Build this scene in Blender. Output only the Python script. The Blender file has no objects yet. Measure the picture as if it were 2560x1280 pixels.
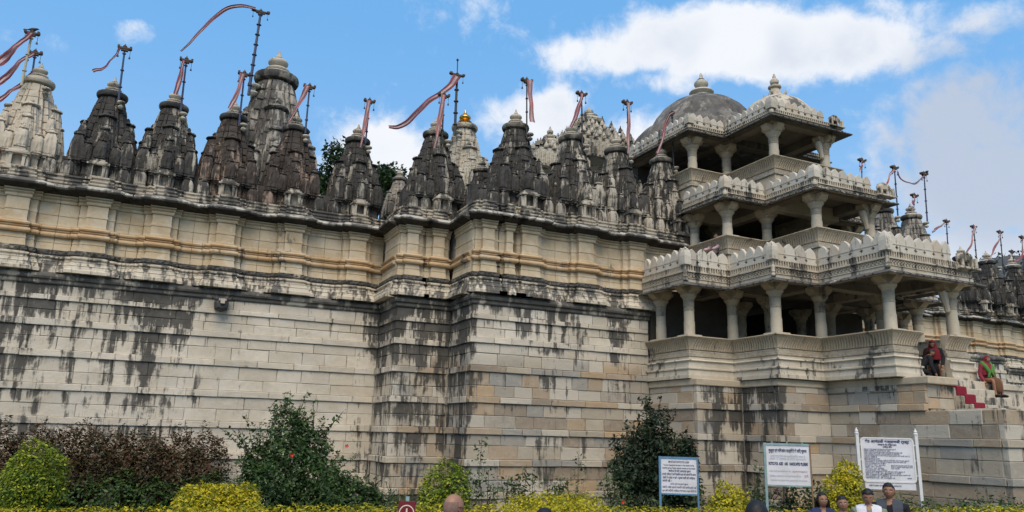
import bpy, bmesh, math, random
import numpy as np
from mathutils import Vector, Matrix, Euler

# ------------------------------------------------------------------ camera
scene = bpy.context.scene
RAD = math.radians
CAM_Z = 2.1
YAW, PITCH, ROLL, FPX = RAD(25.1), RAD(13.18), RAD(1.447), 1910.8
cy, sy, cp, sp = math.cos(YAW), math.sin(YAW), math.cos(PITCH), math.sin(PITCH)
c_f = Vector((sy * cp, cy * cp, sp)); c_r0 = Vector((cy, -sy, 0)); c_u0 = c_r0.cross(c_f)
c_r = c_r0 * math.cos(ROLL) + c_u0 * math.sin(ROLL); c_u = c_u0 * math.cos(ROLL) - c_r0 * math.sin(ROLL)
C0 = Vector((0, 0, CAM_Z))
cam = bpy.data.cameras.new('camera'); cam_o = bpy.data.objects.new('camera', cam)
scene.collection.objects.link(cam_o)
cam.sensor_fit = 'HORIZONTAL'; cam.sensor_width = 36.0; cam.lens = 36.0 * FPX / 2560.0
cam.clip_start = 0.1; cam.clip_end = 6000
cam_o.matrix_world = Matrix((( c_r.x, c_u.x, -c_f.x, C0.x), (c_r.y, c_u.y, -c_f.y, C0.y), (c_r.z, c_u.z, -c_f.z, C0.z), (0, 0, 0, 1)))
scene.camera = cam_o

def ray(x, y):
    return c_r * ((x - 1280) / FPX) - c_u * ((y - 640) / FPX) + c_f
def at_y(x, y, Y):
    d = ray(x, y); return C0 + d * (Y / d.y)
def at_d(x, y, D):
    return C0 + ray(x, y) * D

# ------------------------------------------------------------------ node helpers
class NT:
    def __init__(s, nt):
        s.nt = nt
    def n(s, t, ins=None, **kw):
        nd = s.nt.nodes.new(t)
        for k, v in kw.items():
            setattr(nd, k, v)
        for k, v in (ins or {}).items():
            if isinstance(v, bpy.types.NodeSocket):
                s.nt.links.new(v, nd.inputs[k])
            else:
                nd.inputs[k].default_value = v
        return nd
    def math(s, op, a, b=0.0, clamp=False):
        nd = s.n('ShaderNodeMath', {0: a, 1: b}, operation=op); nd.use_clamp = clamp
        return nd.outputs[0]
    def mix(s, f, a, b, mode='MIX'):
        nd = s.nt.nodes.new('ShaderNodeMix'); nd.data_type = 'RGBA'; nd.blend_type = mode
        for idx, v in ((0, f), (6, a), (7, b)):
            if isinstance(v, bpy.types.NodeSocket):
                s.nt.links.new(v, nd.inputs[idx])
            else:
                nd.inputs[idx].default_value = v if idx == 0 else (v if len(v) == 4 else tuple(v) + (1,))
        return nd.outputs[2]
    def noise(s, vec, scale, detail=4, rough=0.55, dist=0.0):
        return s.n('ShaderNodeTexNoise', {'Vector': vec, 'Scale': scale, 'Detail': detail, 'Roughness': rough, 'Distortion': dist}).outputs[0]
    def step(s, v, a, b, lo=0.0, hi=1.0):
        nd = s.n('ShaderNodeMapRange', {0: v, 1: a, 2: b, 3: lo, 4: hi}, interpolation_type='SMOOTHSTEP')
        return nd.outputs[0]
    def ramp(s, v, stops, interp='LINEAR'):
        nd = s.n('ShaderNodeValToRGB', {0: v}); cr = nd.color_ramp; cr.interpolation = interp
        while len(cr.elements) < len(stops):
            cr.elements.new(0.5)
        for e, (p, c) in zip(cr.elements, stops):
            e.position = p; e.color = (c, c, c, 1) if not hasattr(c, '__len__') else tuple(c) + (1,)
        return nd.outputs[0]

def new_mat(name):
    m = bpy.data.materials.new(name); m.use_nodes = True
    m.node_tree.nodes.clear(); return m, NT(m.node_tree)

# ------------------------------------------------------------------ world, sun, exposure
SUN_EL, SUN_AZ = RAD(53), RAD(205)      # azimuth clockwise from +Y
world = bpy.data.worlds.new('World'); scene.world = world; world.use_nodes = True
world.node_tree.nodes.clear(); W = NT(world.node_tree)
sky = W.n('ShaderNodeTexSky'); sky.sky_type = 'NISHITA'; sky.sun_disc = False
sky.sun_elevation = SUN_EL; sky.sun_rotation = SUN_AZ
sky.air_density = 1.0; sky.dust_density = 0.6; sky.ozone_density = 2.0; sky.altitude = 400
gen = W.n('ShaderNodeTexCoord').outputs['Generated']
sep = W.n('ShaderNodeSeparateXYZ', {0: gen})
zz = W.math('ADD', W.math('MAXIMUM', sep.outputs[2], 0.0), 0.16)
plane = W.n('ShaderNodeCombineXYZ', {0: W.math('DIVIDE', sep.outputs[0], zz), 1: W.math('DIVIDE', sep.outputs[1], zz), 2: 0.35}).outputs[0]
dn = W.noise(gen, 8.0, 3, 0.6, 0.4)
dn2 = W.noise(gen, 30.0, 5, 0.66, 0.25)
detail = W.math('ADD', W.math('MULTIPLY', W.math('SUBTRACT', dn, 0.5), 2.1), W.math('MULTIPLY', W.math('SUBTRACT', dn2, 0.5), 1.45))
generic = W.math('MULTIPLY', W.math('SUBTRACT', W.noise(plane, 0.9, 2, 0.5), 0.62), 2.2)
# banks of cloud over the temple, placed in a fixed gnomonic chart of the sky: (pixel x, y, half-width, half-height, weight)
banks = [(1560, 135, 170, 42, .78), (1830, 105, 250, 74, 1.15), (2080, 108, 190, 62, 1.05), (1700, 195, 110, 34, .6),
         (2330, 45, 260, 45, .55), (2280, 110, 200, 40, .5), (2430, 330, 190, 140, .62), (2540, 470, 260, 110, .8),
         (960, 395, 110, 62, .95), (1340, 285, 90, 48, .72), (330, 82, 40, 26, .46), (1640, 340, 90, 50, .8),
         (2470, 625, 140, 45, .9)]
fwd_ = W.n('ShaderNodeVectorMath', {0: gen, 1: tuple(c_f)}, operation='DOT_PRODUCT').outputs['Value']
fpos = W.math('MAXIMUM', fwd_, 0.05)
cu_ = W.math('DIVIDE', W.n('ShaderNodeVectorMath', {0: gen, 1: tuple(c_r)}, operation='DOT_PRODUCT').outputs['Value'], fpos)
cv_ = W.math('DIVIDE', W.n('ShaderNodeVectorMath', {0: gen, 1: tuple(c_u)}, operation='DOT_PRODUCT').outputs['Value'], fpos)
def madd(x, m_, c_):
    return W.n('ShaderNodeMath', {0: x, 1: m_, 2: c_}, operation='MULTIPLY_ADD').outputs[0]
dens = None
for (px, py, hw, hh, wt) in banks:
    u0, v0, ex, ey = (px - 1280) / FPX, (640 - py) / FPX, hw / FPX, hh / FPX
    a = madd(cu_, 1 / ex, -u0 / ex); b = madd(cv_, 1 / ey, -v0 / ey)
    r2 = madd(a, a, W.math('MULTIPLY', b, b))
    g = W.math('DIVIDE', wt, madd(r2, W.math('MULTIPLY', r2, .35), 1.0))
    dens = g if dens is None else W.math('MAXIMUM', dens, g)
dens = W.math('MULTIPLY', dens, W.math('GREATER_THAN', fwd_, 0.12))
dens = W.math('MAXIMUM', dens, generic)
cl = W.math('ADD', dens, W.math('MULTIPLY', detail, 0.62))
mask = W.step(cl, 0.20, 0.78)
thick = W.step(cl, 0.45, 1.25)
grey = W.step(W.noise(gen, 9.0, 2, 0.5), 0.40, 0.66)
# right-hand bank is a grey rain cloud
gd = ray(2500, 360).normalized()
gb = W.step(W.n('ShaderNodeVectorMath', {0: gen, 1: tuple(gd)}, operation='DOT_PRODUCT').outputs['Value'], 0.985, 0.9975)
CLOUD_W, CLOUD_G = (8.6, 8.8, 9.2, 1), (4.1, 4.9, 6.3, 1)
ccol = W.mix(W.math('MAXIMUM', W.math('MULTIPLY', W.math('MULTIPLY', grey, thick), .38), W.math('MULTIPLY', gb, 0.85)), CLOUD_W, CLOUD_G)
skyc = W.mix(0.62, sky.outputs[0], W.mix(W.step(sep.outputs[2], .02, .52), (5.2, 7.7, 10.5, 1), (2.0, 5.6, 10.7, 1)))
col = W.mix(W.math('MULTIPLY', mask, 0.96), skyc, ccol)
bg = W.n('ShaderNodeBackground', {0: col, 1: 0.085})
wo = W.n('ShaderNodeOutputWorld', {0: bg.outputs[0]})

sun = bpy.data.lights.new('sun', 'SUN'); sun.energy = 3.0; sun.angle = RAD(48); sun.color = (1.0, 0.86, 0.67)
sun_o = bpy.data.objects.new('sun', sun); scene.collection.objects.link(sun_o)
sdir = Vector((math.sin(SUN_AZ) * math.cos(SUN_EL), math.cos(SUN_AZ) * math.cos(SUN_EL), math.sin(SUN_EL)))
sun_o.rotation_euler = sdir.to_track_quat('Z', 'Y').to_euler()
scene.view_settings.view_transform = 'Standard'; scene.view_settings.look = 'None'
scene.view_settings.gamma = 1.0; scene.view_settings.use_curve_mapping = False
scene.view_settings.exposure = 0.36
scene.render.engine = 'CYCLES'
scene.cycles.use_denoising = True
scene.cycles.max_bounces = 5; scene.cycles.diffuse_bounces = 3
scene.cycles.use_adaptive_sampling = True; scene.cycles.adaptive_threshold = 0.03
# ------------------------------------------------------------------ mesh helpers
COL = scene.collection
rng = random.Random(11)

class MB:
    """collects faces; build() links them as one mesh object"""
    def __init__(s):
        s.v = []; s.f = []; s.m = []
    def face(s, pts, mi=0):
        i = len(s.v); s.v.extend([tuple(p) for p in pts]); s.f.append(tuple(range(i, i + len(pts)))); s.m.append(mi)
    def raw(s, vs, fs, mi=0):
        i = len(s.v); s.v.extend([tuple(p) for p in vs])
        for f in fs:
            s.f.append(tuple(a + i for a in f)); s.m.append(mi)
    def box(s, x0, x1, y0, y1, z0, z1, mi=0, bev=0.0, jit=0.0):
        if bev <= 0:
            vs = [(x, y, z) for z in (z0, z1) for y in (y0, y1) for x in (x0, x1)]
            if jit:
                vs = [(x + rng.uniform(-jit, jit), y + rng.uniform(-jit, jit), z + rng.uniform(-jit, jit)) for x, y, z in vs]
            s.raw(vs, [(0, 2, 3, 1), (4, 5, 7, 6), (0, 1, 5, 4), (1, 3, 7, 5), (3, 2, 6, 7), (2, 0, 4, 6)], mi)
        else:
            b = min(bev, (x1 - x0) * .45, (y1 - y0) * .45, (z1 - z0) * .45)
            bm = bmesh.new(); bmesh.ops.create_cube(bm, size=1)
            for v in bm.verts:
                v.co = Vector((x0 + (v.co.x + .5) * (x1 - x0), y0 + (v.co.y + .5) * (y1 - y0), z0 + (v.co.z + .5) * (z1 - z0)))
                if jit:
                    v.co += Vector((rng.uniform(-jit, jit), rng.uniform(-jit, jit), rng.uniform(-jit, jit)))
            bmesh.ops.bevel(bm, geom=bm.edges[:], offset=b, segments=1, affect='EDGES')
            bm.verts.index_update()
            s.raw([v.co[:] for v in bm.verts], [tuple(v.index for v in f.verts) for f in bm.faces], mi); bm.free()
    def lathe(s, prof, n=16, cx=0, cy_=0, cz=0, mi=0, ribs=0, ribd=0.0, ribz=None, sq=0.0):
        rings = []
        for (r, z) in prof:
            ring = []
            for k in range(n):
                a = 2 * math.pi * (k + .5) / n
                rr = r
                if ribs and (ribz is None or ribz[0] <= z <= ribz[1]):
                    rr = r * (1 - ribd * (0.5 + 0.5 * math.cos(a * ribs)))
                ring.append((cx + rr * math.cos(a), cy_ + rr * math.sin(a), cz + z))
            rings.append(ring)
        vs = [p for r in rings for p in r]; fs = []
        for i in range(len(prof) - 1):
            for k in range(n):
                k2 = (k + 1) % n
                fs.append((i * n + k, i * n + k2, (i + 1) * n + k2, (i + 1) * n + k))
        fs.append(tuple(reversed(range(n)))); fs.append(tuple((len(prof) - 1) * n + k for k in range(n)))
        s.raw(vs, fs, mi)
    def loft(s, rings, mi=0, cap=True):
        n = len(rings[0]); vs = [p for r in rings for p in r]; fs = []
        for i in range(len(rings) - 1):
            for k in range(n):
                k2 = (k + 1) % n
                fs.append((i * n + k, i * n + k2, (i + 1) * n + k2, (i + 1) * n + k))
        if cap:
            fs.append(tuple(reversed(range(n)))); fs.append(tuple((len(rings) - 1) * n + k for k in range(n)))
        s.raw(vs, fs, mi)
    def tube(s, pts, rad, n=6, mi=0):
        pts = [Vector(p) for p in pts]; rings = []
        for i, p in enumerate(pts):
            t = (pts[min(i + 1, len(pts) - 1)] - pts[max(i - 1, 0)]).normalized()
            a = t.cross(Vector((0, 0, 1)));
            if a.length < 1e-3: a = Vector((1, 0, 0))
            a.normalize(); b = t.cross(a)
            r = rad[i] if hasattr(rad, '__len__') else rad
            rings.append([tuple(p + a * (r * math.cos(2 * math.pi * k / n)) + b * (r * math.sin(2 * math.pi * k / n))) for k in range(n)])
        s.loft(rings, mi)
    def mesh(s, name, mats, smooth=False):
        me = bpy.data.meshes.new(name); me.from_pydata(s.v, [], s.f); me.update()
        for m in (mats if isinstance(mats, (list, tuple)) else [mats]):
            me.materials.append(m)
        if any(s.m): me.polygons.foreach_set('material_index', s.m)
        bm = bmesh.new(); bm.from_mesh(me); bmesh.ops.recalc_face_normals(bm, faces=bm.faces[:]); bm.to_mesh(me); bm.free()
        if smooth:
            me.polygons.foreach_set('use_smooth', [True] * len(me.polygons))
            try: me.set_sharp_from_angle(angle=RAD(smooth if smooth > 1 else 40))
            except Exception: pass
        return me
    def build(s, name, mats, parent=None, smooth=False, loc=None):
        return put(name, s.mesh(name, mats, smooth), parent, loc)

def put(name, me, parent=None, loc=None, rz=0.0, sc=None):
    o = bpy.data.objects.new(name, me); COL.objects.link(o)
    if parent is not None: o.parent = parent
    if loc is not None: o.location = loc
    if rz: o.rotation_euler = (0, 0, rz)
    if sc is not None: o.scale = sc if hasattr(sc, '__len__') else (sc, sc, sc)
    return o
def tag(o, label, cat, group=None):
    o['label'] = label; o['category'] = cat
    if group: o['group'] = group
    return o
def thing(name, label, cat, loc=(0, 0, 0), group=None, rz=0.0, sc=None):
    o = bpy.data.objects.new(name, None); COL.objects.link(o); o.location = loc; o.empty_display_size = .2
    if rz: o.rotation_euler = (0, 0, rz)
    if sc is not None: o.scale = (sc, sc, sc)
    return tag(o, label, cat, group)
def structure(o):
    o['kind'] = 'structure'; return o
def stuff(o):
    o['kind'] = 'stuff'; return o

# sweep of a (offset, z) profile along a plan polyline with mitred corners; outward normal = (dy, -dx)
def offs(path):
    P = [Vector(p).to_2d() if len(p) == 3 else Vector(p) for p in path]; out = []
    for i in range(len(P)):
        ns = []
        if i > 0: d = (P[i] - P[i - 1]).normalized(); ns.append(Vector((d.y, -d.x)))
        if i < len(P) - 1: d = (P[i + 1] - P[i]).normalized(); ns.append(Vector((d.y, -d.x)))
        if len(ns) == 1: out.append(ns[0])
        else:
            m = ns[0] + ns[1]
            out.append(m / max(0.2, 1 + ns[0].dot(ns[1])))
    return P, out
def sweep(mb, path, prof, closed_prof=True, mi=0):
    P, N = offs(path); rings = []
    for p, n in zip(P, N):
        rings.append([(p.x + n.x * o, p.y + n.y * o, z) for (o, z) in prof])
    m = len(prof); vs = [q for r in rings for q in r]; fs = []
    rngk = range(m) if closed_prof else range(m - 1)
    for i in range(len(P) - 1):
        for k in rngk:
            k2 = (k + 1) % m
            fs.append((i * m + k, (i + 1) * m + k, (i + 1) * m + k2, i * m + k2))
    fs.append(tuple(range(m))); fs.append(tuple((len(P) - 1) * m + k for k in reversed(range(m))))
    mb.raw(vs, fs, mi)

# ------------------------------------------------------------------ materials
def stone_mat(name, c1, c2, dark=(.035, .033, .03), stain=0.0, streak=0.0, tint=None, rnd=0.0, bump=0.35, spec_patch=None, xr=None, zr=None, fine=22.0, carve=0.0, white=None, wamt=0.0, ps=2.1, var=0.0):
    m, T = new_mat(name)
    P = T.n('ShaderNodeNewGeometry').outputs['Position']
    big = T.noise(P, 0.9, 3, .6); mid = T.noise(P, 4.5, 4, .62, .6); fin = T.noise(P, fine, 2, .6)
    col = T.mix(T.step(big, .35, .65), c1, c2)
    col = T.mix(T.math('MULTIPLY', T.step(mid, .45, .75), .45), col, tuple(x * .72 for x in c2))
    if white: col = T.mix(T.math('MULTIPLY', T.step(T.noise(P, 1.7, 4, .65, .8), .5, .62), wamt), col, white)
    if tint is not None:       # stones of another bed: tint = list of (pos, colour)
        r = T.n('ShaderNodeObjectInfo').outputs['Random']
        tc = T.ramp(r, tint, 'CONSTANT')
        col = T.mix(rnd if not callable(rnd) else rnd(T, P), col, T.mix(T.math('MULTIPLY', T.step(mid, .45, .75), .38), tc, tuple(x * .8 for x in c1)))
    if var:
        rr = T.n('ShaderNodeObjectInfo').outputs['Random']
        col = T.mix(T.step(rr, 0.0, var), (.0, .0, .0), col) if False else T.mix(T.math('MULTIPLY', T.math('FRACT', T.math('MULTIPLY', rr, 7.31)), var), col, tuple(x * .5 for x in c2))
    col = T.mix(T.math('MULTIPLY', fin, .28), col, tuple(x * .55 for x in c2))
    sx = T.n('ShaderNodeSeparateXYZ', {0: P})
    if stain or streak:
        v1 = T.n('ShaderNodeVectorMath', {0: P, 1: (2.1, 2.1, .40)}, operation='MULTIPLY').outputs[0]
        v2 = T.n('ShaderNodeVectorMath', {0: P, 1: (9.0, 9.0, .65)}, operation='MULTIPLY').outputs[0]
        s1 = T.noise(v1, 1.0, 3, .6, .4); s2 = T.noise(v2, 1.0, 4, .65, .3); s3 = T.noise(P, ps, 6, .68, .5)
        f = T.math('ADD', T.math('MULTIPLY', s1, .55), T.math('ADD', T.math('MULTIPLY', s2, .45 * streak), T.math('MULTIPLY', s3, .45)))
        mean = .5 * (.55 + .45 * streak + .45)
        k = stain
        if xr is not None or zr is not None:
            amt = None
            if xr is not None:
                amt = T.ramp(T.math('DIVIDE', T.math('SUBTRACT', sx.outputs[0], xr[0]), xr[1] - xr[0]), xr[2])
            if zr is not None:
                a2 = T.ramp(T.math('DIVIDE', T.math('SUBTRACT', sx.outputs[2], zr[0]), zr[1] - zr[0]), zr[2])
                amt = a2 if amt is None else T.math('MAXIMUM', amt, a2) if zr[3] == 'max' else T.math('MULTIPLY', amt, a2)
            k = T.math('MULTIPLY', amt, stain)
        thr = T.math('SUBTRACT', mean + .22, T.math('MULTIPLY', k, .42))
        fac = T.step(T.math('SUBTRACT', f, thr), -.045, .055)
        dk = T.mix(T.step(s3, .35, .7), dark, tuple(min(1, x * 2.4 + .014) for x in dark))
        col = T.mix(T.math('MULTIPLY', fac, .93), col, dk)
    bs = T.n('ShaderNodeBsdfPrincipled', {'Base Color': col, 'Roughness': .88})
    bs.inputs['Specular IOR Level'].default_value = .25
    h = T.math('ADD', T.math('MULTIPLY', mid, .6), T.math('MULTIPLY', fin, .35))
    if carve:
        vo = T.n('ShaderNodeTexVoronoi', {'Vector': P, 'Scale': 11.0})
        h = T.math('ADD', h, T.math('MULTIPLY', vo.outputs[0], carve))
    bp = T.n('ShaderNodeBump', {'Height': h, 'Strength': bump, 'Distance': .05})
    T.nt.links.new(bp.outputs[0], bs.inputs['Normal'])
    T.n('ShaderNodeOutputMaterial', {0: bs.outputs[0]})
    return m
def flat_mat(name, c, rough=.8, metal=0.0, var=.25, scale=8.0, bump=0.0, spec=.3, c2=None, sheen=0.0):
    m, T = new_mat(name)
    P = T.n('ShaderNodeTexCoord').outputs['Object']
    nz = T.noise(P, scale, 5, .6)
    col = T.mix(T.math('MULTIPLY', T.step(nz, .3, .75), 1.0 if c2 else var), c, c2 or tuple(x * .45 for x in c))
    bs = T.n('ShaderNodeBsdfPrincipled', {'Base Color': col, 'Roughness': rough, 'Metallic': metal})
    bs.inputs['Specular IOR Level'].default_value = spec
    if bump:
        bp = T.n('ShaderNodeBump', {'Height': nz, 'Strength': bump, 'Distance': .02}); T.nt.links.new(bp.outputs[0], bs.inputs['Normal'])
    T.n('ShaderNodeOutputMaterial', {0: bs.outputs[0]})
    return m
def leaf_mat(name, stops, trans=.25, rough=.55):
    m, T = new_mat(name)
    r = T.n('ShaderNodeNewGeometry').outputs['Random Per Island']
    big = T.noise(T.n('ShaderNodeNewGeometry').outputs['Position'], 3.2, 3)
    v = T.math('ADD', T.math('MULTIPLY', r, .75), T.math('MULTIPLY', T.math('SUBTRACT', big, .5), 1.1), True)
    col = T.ramp(T.math('ADD', v, .12, True), stops)
    bs = T.n('ShaderNodeBsdfPrincipled', {'Base Color': col, 'Roughness': rough}); bs.inputs['Specular IOR Level'].default_value = .3
    tr = T.n('ShaderNodeBsdfTranslucent', {'Color': col})
    mx = T.n('ShaderNodeMixShader', {0: trans, 1: bs.outputs[0], 2: tr.outputs[0]})
    T.n('ShaderNodeOutputMaterial', {0: mx.outputs[0]})
    return m

W1, W2 = (.68, .605, .495), (.57, .50, .395)
CR1, CR2 = (.56, .46, .32), (.47, .36, .225)
TINTS = [(0, (.46, .41, .34)), (.17, (.31, .215, .13)), (.33, (.22, .215, .20)), (.45, (.36, .30, .22)), (.58, (.17, .115, .07)), (.68, (.48, .43, .35)), (.80, (.27, .235, .19)), (.90, (.37, .235, .115))]
def lowtint(T, P):      # lower courses were built from mixed brown and grey stone
    s = T.n('ShaderNodeSeparateXYZ', {0: P})
    a = T.step(s.outputs[2], 4.35, 3.9); b = T.step(s.outputs[0], 5.9, 6.3)
    return T.math('ADD', T.math('MULTIPLY', T.math('MULTIPLY', a, b), .74), .10)
XR = (-8.0, 24.0, [(0.0, .7), (.12, .62), (.16, .95), (.20, .62), (.235, .85), (.262, .97), (.285, .62), (.31, .30), (.41, .30), (.432, .9), (.442, 1.1), (.452, .8), (.475, .85), (.486, 1.15), (.495, .66), (.51, .5), (.55, .56), (.565, .85), (.585, .5), (.615, .52), (.63, .85), (.645, .45), (.665, .3), (.685, 1.2), (.70, .72), (.715, 1.15), (.728, .35), (.77, .4), (.79, .9), (.86, .6)])
_L = [5.50, 5.10, 4.46, 3.70, 2.89, 2.09, 1.30, .50]
_zs = [(0.0, .6)]
for q, L_ in reversed(list(enumerate(_L))):      # rain stains start under every ledge and fade downwards
    _zs += [((L_ - .012) / 6, (1.1, 1.1, 1.0, .92, .84, .78, .74, .72)[q]), ((L_ + .004) / 6, (.80, .76, .66, .58, .52, .5, .5, .5)[q])]
ZR = (0.0, 6.0, _zs + [(1, 1.0)], 'mul')
M = {}
M['plinth'] = stone_mat('plinth_marble', W1, W2, dark=(.026, .024, .021), stain=.78, var=.32, streak=1.0, tint=TINTS, rnd=lowtint, xr=XR, zr=ZR, bump=.45, white=(.64, .60, .53), wamt=.45)
M['mortar'] = stone_mat('joint_mortar', (.54, .50, .43), (.45, .41, .35), stain=1.1, streak=1.0, zr=(0.0, 6.0, [(0, .2), (.55, .3), (.72, .95), (1, 1.2)], 'mul'), bump=.3)
M['cap'] = stone_mat('black_capping', (.46, .41, .33), (.32, .28, .225), stain=.66, streak=.6, bump=.4)
M['cream'] = stone_mat('cream_wall_stone', CR1, CR2, stain=.30, streak=1.0, bump=.3, zr=(5.6, 8.2, [(0, 2.0), (.22, 1.7), (.30, .4), (.8, .35), (1, .3)], 'mul'), white=(.58, .51, .40), wamt=.55)
M['creambase'] = stone_mat('stained_base_stone', (.62, .55, .44), (.52, .45, .35), stain=.47, streak=1.0, bump=.45)
M['ochre'] = stone_mat('ochre_moulding', (.53, .38, .225), (.44, .285, .15), stain=.25, streak=.7, bump=.3, white=(.55, .46, .34), wamt=.5)
M['eave'] = stone_mat('weathered_eave', (.50, .46, .39), (.38, .35, .30), stain=.55, streak=.4, bump=.55)
M['spire'] = stone_mat('blackened_spire_stone', (.48, .435, .355), (.31, .28, .23), var=.55, dark=(.014, .013, .0125), stain=.70, streak=1.2, bump=.9, ps=2.7, zr=(8.2, 12.0, [(0, .55), (.09, .85), (.22, 1.05), (1, 1.08)], 'mul'), fine=16)
M['spire2'] = stone_mat('brown_stained_spire_stone', (.44, .32, .24), (.28, .20, .155), var=.55, dark=(.018, .015, .013), stain=.69, streak=1.0, bump=.9, ps=2.7, zr=(8.2, 12.0, [(0, .5), (.09, .85), (.22, 1.05), (1, 1.05)], 'mul'), fine=16)
M['spire3'] = stone_mat('streaky_spire_stone', (.56, .50, .405), (.37, .33, .27), var=.45, dark=(.013, .0125, .012), stain=.64, streak=1.6, bump=.9, ps=2.7, zr=(8.2, 12.0, [(0, .5), (.09, .85), (.22, 1.05), (1, 1.05)], 'mul'), fine=16)
M['spireclean'] = stone_mat('cleaned_spire_stone', (.52, .455, .365), (.45, .39, .305), stain=.18, streak=1.0, bump=.3)
M['tallspire'] = stone_mat('grey_tall_spire_stone', (.37, .335, .285), (.25, .225, .19), dark=(.040, .037, .033), stain=.60, streak=1.2, bump=.5)
M['disc'] = stone_mat('dark_ribbed_disc', (.30, .27, .22), (.18, .16, .135), dark=(.02, .02, .02), stain=.62, streak=.3, bump=.4)
M['pot'] = stone_mat('pale_finial_stone', (.52, .47, .39), (.42, .37, .30), stain=.35, streak=.6, bump=.25)
M['carved'] = stone_mat('carved_pale_stone', (.50, .45, .36), (.38, .335, .265), stain=.40, streak=.6, bump=.7, carve=.6)
M['porch'] = stone_mat('porch_grey_stone', (.55, .48, .38), (.44, .38, .295), stain=.42, streak=.9, bump=.3)
M['porchwarm'] = stone_mat('porch_warm_stone', (.52, .44, .325), (.42, .345, .245), stain=.22, streak=.9, bump=.3)
M['column'] = stone_mat('column_stone', (.56, .49, .38), (.48, .415, .315), stain=.12, streak=.8, bump=.22)
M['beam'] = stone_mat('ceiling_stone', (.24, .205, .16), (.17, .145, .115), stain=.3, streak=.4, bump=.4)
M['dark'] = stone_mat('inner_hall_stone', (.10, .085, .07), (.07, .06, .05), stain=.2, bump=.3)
M['merlon'] = stone_mat('merlon_stone', (.58, .525, .435), (.50, .445, .36), stain=.30, streak=1.0, bump=.25, tint=[(0, (.58, .53, .45)), (.5, (.50, .44, .355)), (.72, (.52, .42, .31)), (.85, (.38, .34, .28))], rnd=.6)
M['dome'] = stone_mat('grey_dome_plaster', (.19, .165, .14), (.125, .11, .095), dark=(.045, .042, .038), stain=.55, streak=.5, bump=.35, white=(.34, .31, .27), wamt=.7)
M['gold'] = flat_mat('gilded_metal', (.75, .42, .09), rough=.32, metal=1.0, var=.3)
M['pole'] = flat_mat('blue_grey_painted_pole', (.055, .065, .115), rough=.5)
M['polecream'] = flat_mat('cream_painted_pole', (.46, .41, .28), rough=.6)
M['poledark'] = flat_mat('dark_metal_pole', (.045, .042, .04), rough=.5)
M['bracket'] = flat_mat('dark_timber_bracket', (.085, .06, .045), rough=.8)
M['red'] = flat_mat('faded_red_cloth', (.25, .075, .085), rough=.9, c2=(.15, .045, .065), scale=5)
M['redpale'] = flat_mat('bleached_red_cloth', (.36, .15, .145), rough=.9, c2=(.26, .095, .10), scale=5)
M['white'] = flat_mat('faded_white_cloth', (.42, .33, .315), rough=.9, c2=(.27, .18, .185), scale=4)
M['carpet'] = flat_mat('red_stair_carpet', (.22, .014, .03), rough=.95, var=.5, bump=.4, scale=30)

# ------------------------------------------------------------------ ground
gm, T = new_mat('garden_soil_and_grass')
P = T.n('ShaderNodeNewGeometry').outputs['Position']
gcol = T.mix(T.step(T.noise(P, .8, 5), .4, .6), (.055, .075, .03), (.10, .095, .05))
gcol = T.mix(T.math('MULTIPLY', T.noise(P, 30, 3), .5), gcol, (.03, .04, .015))
bs = T.n('ShaderNodeBsdfPrincipled', {'Base Color': gcol, 'Roughness': .95})
bp = T.n('ShaderNodeBump', {'Height': T.noise(P, 12, 5), 'Strength': .6, 'Distance': .1}); T.nt.links.new(bp.outputs[0], bs.inputs['Normal'])
T.n('ShaderNodeOutputMaterial', {0: bs.outputs[0]})
mb = MB(); G = 3000
mb.face([(-G, -G, 0), (G, -G, 0), (G, G, 0), (-G, G, 0)]); structure(mb.build('ground', gm))
# paved visitors' path the people stand on
pm = stone_mat('path_paving', (.30, .27, .23), (.22, .20, .17), bump=.3, stain=.2)
mb = MB(); fx = at_d(1280, 640, 1); fwd = Vector((c_f.x, c_f.y, 0)).normalized(); rt = Vector((fwd.y, -fwd.x, 0))
pts = [fwd * a + rt * b for a, b in ((-6, -14), (-6, 14), (11.6, 14), (11.6, -14))]
mb.face([(p.x, p.y, .004) for p in pts]); structure(mb.build('path', pm))
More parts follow.
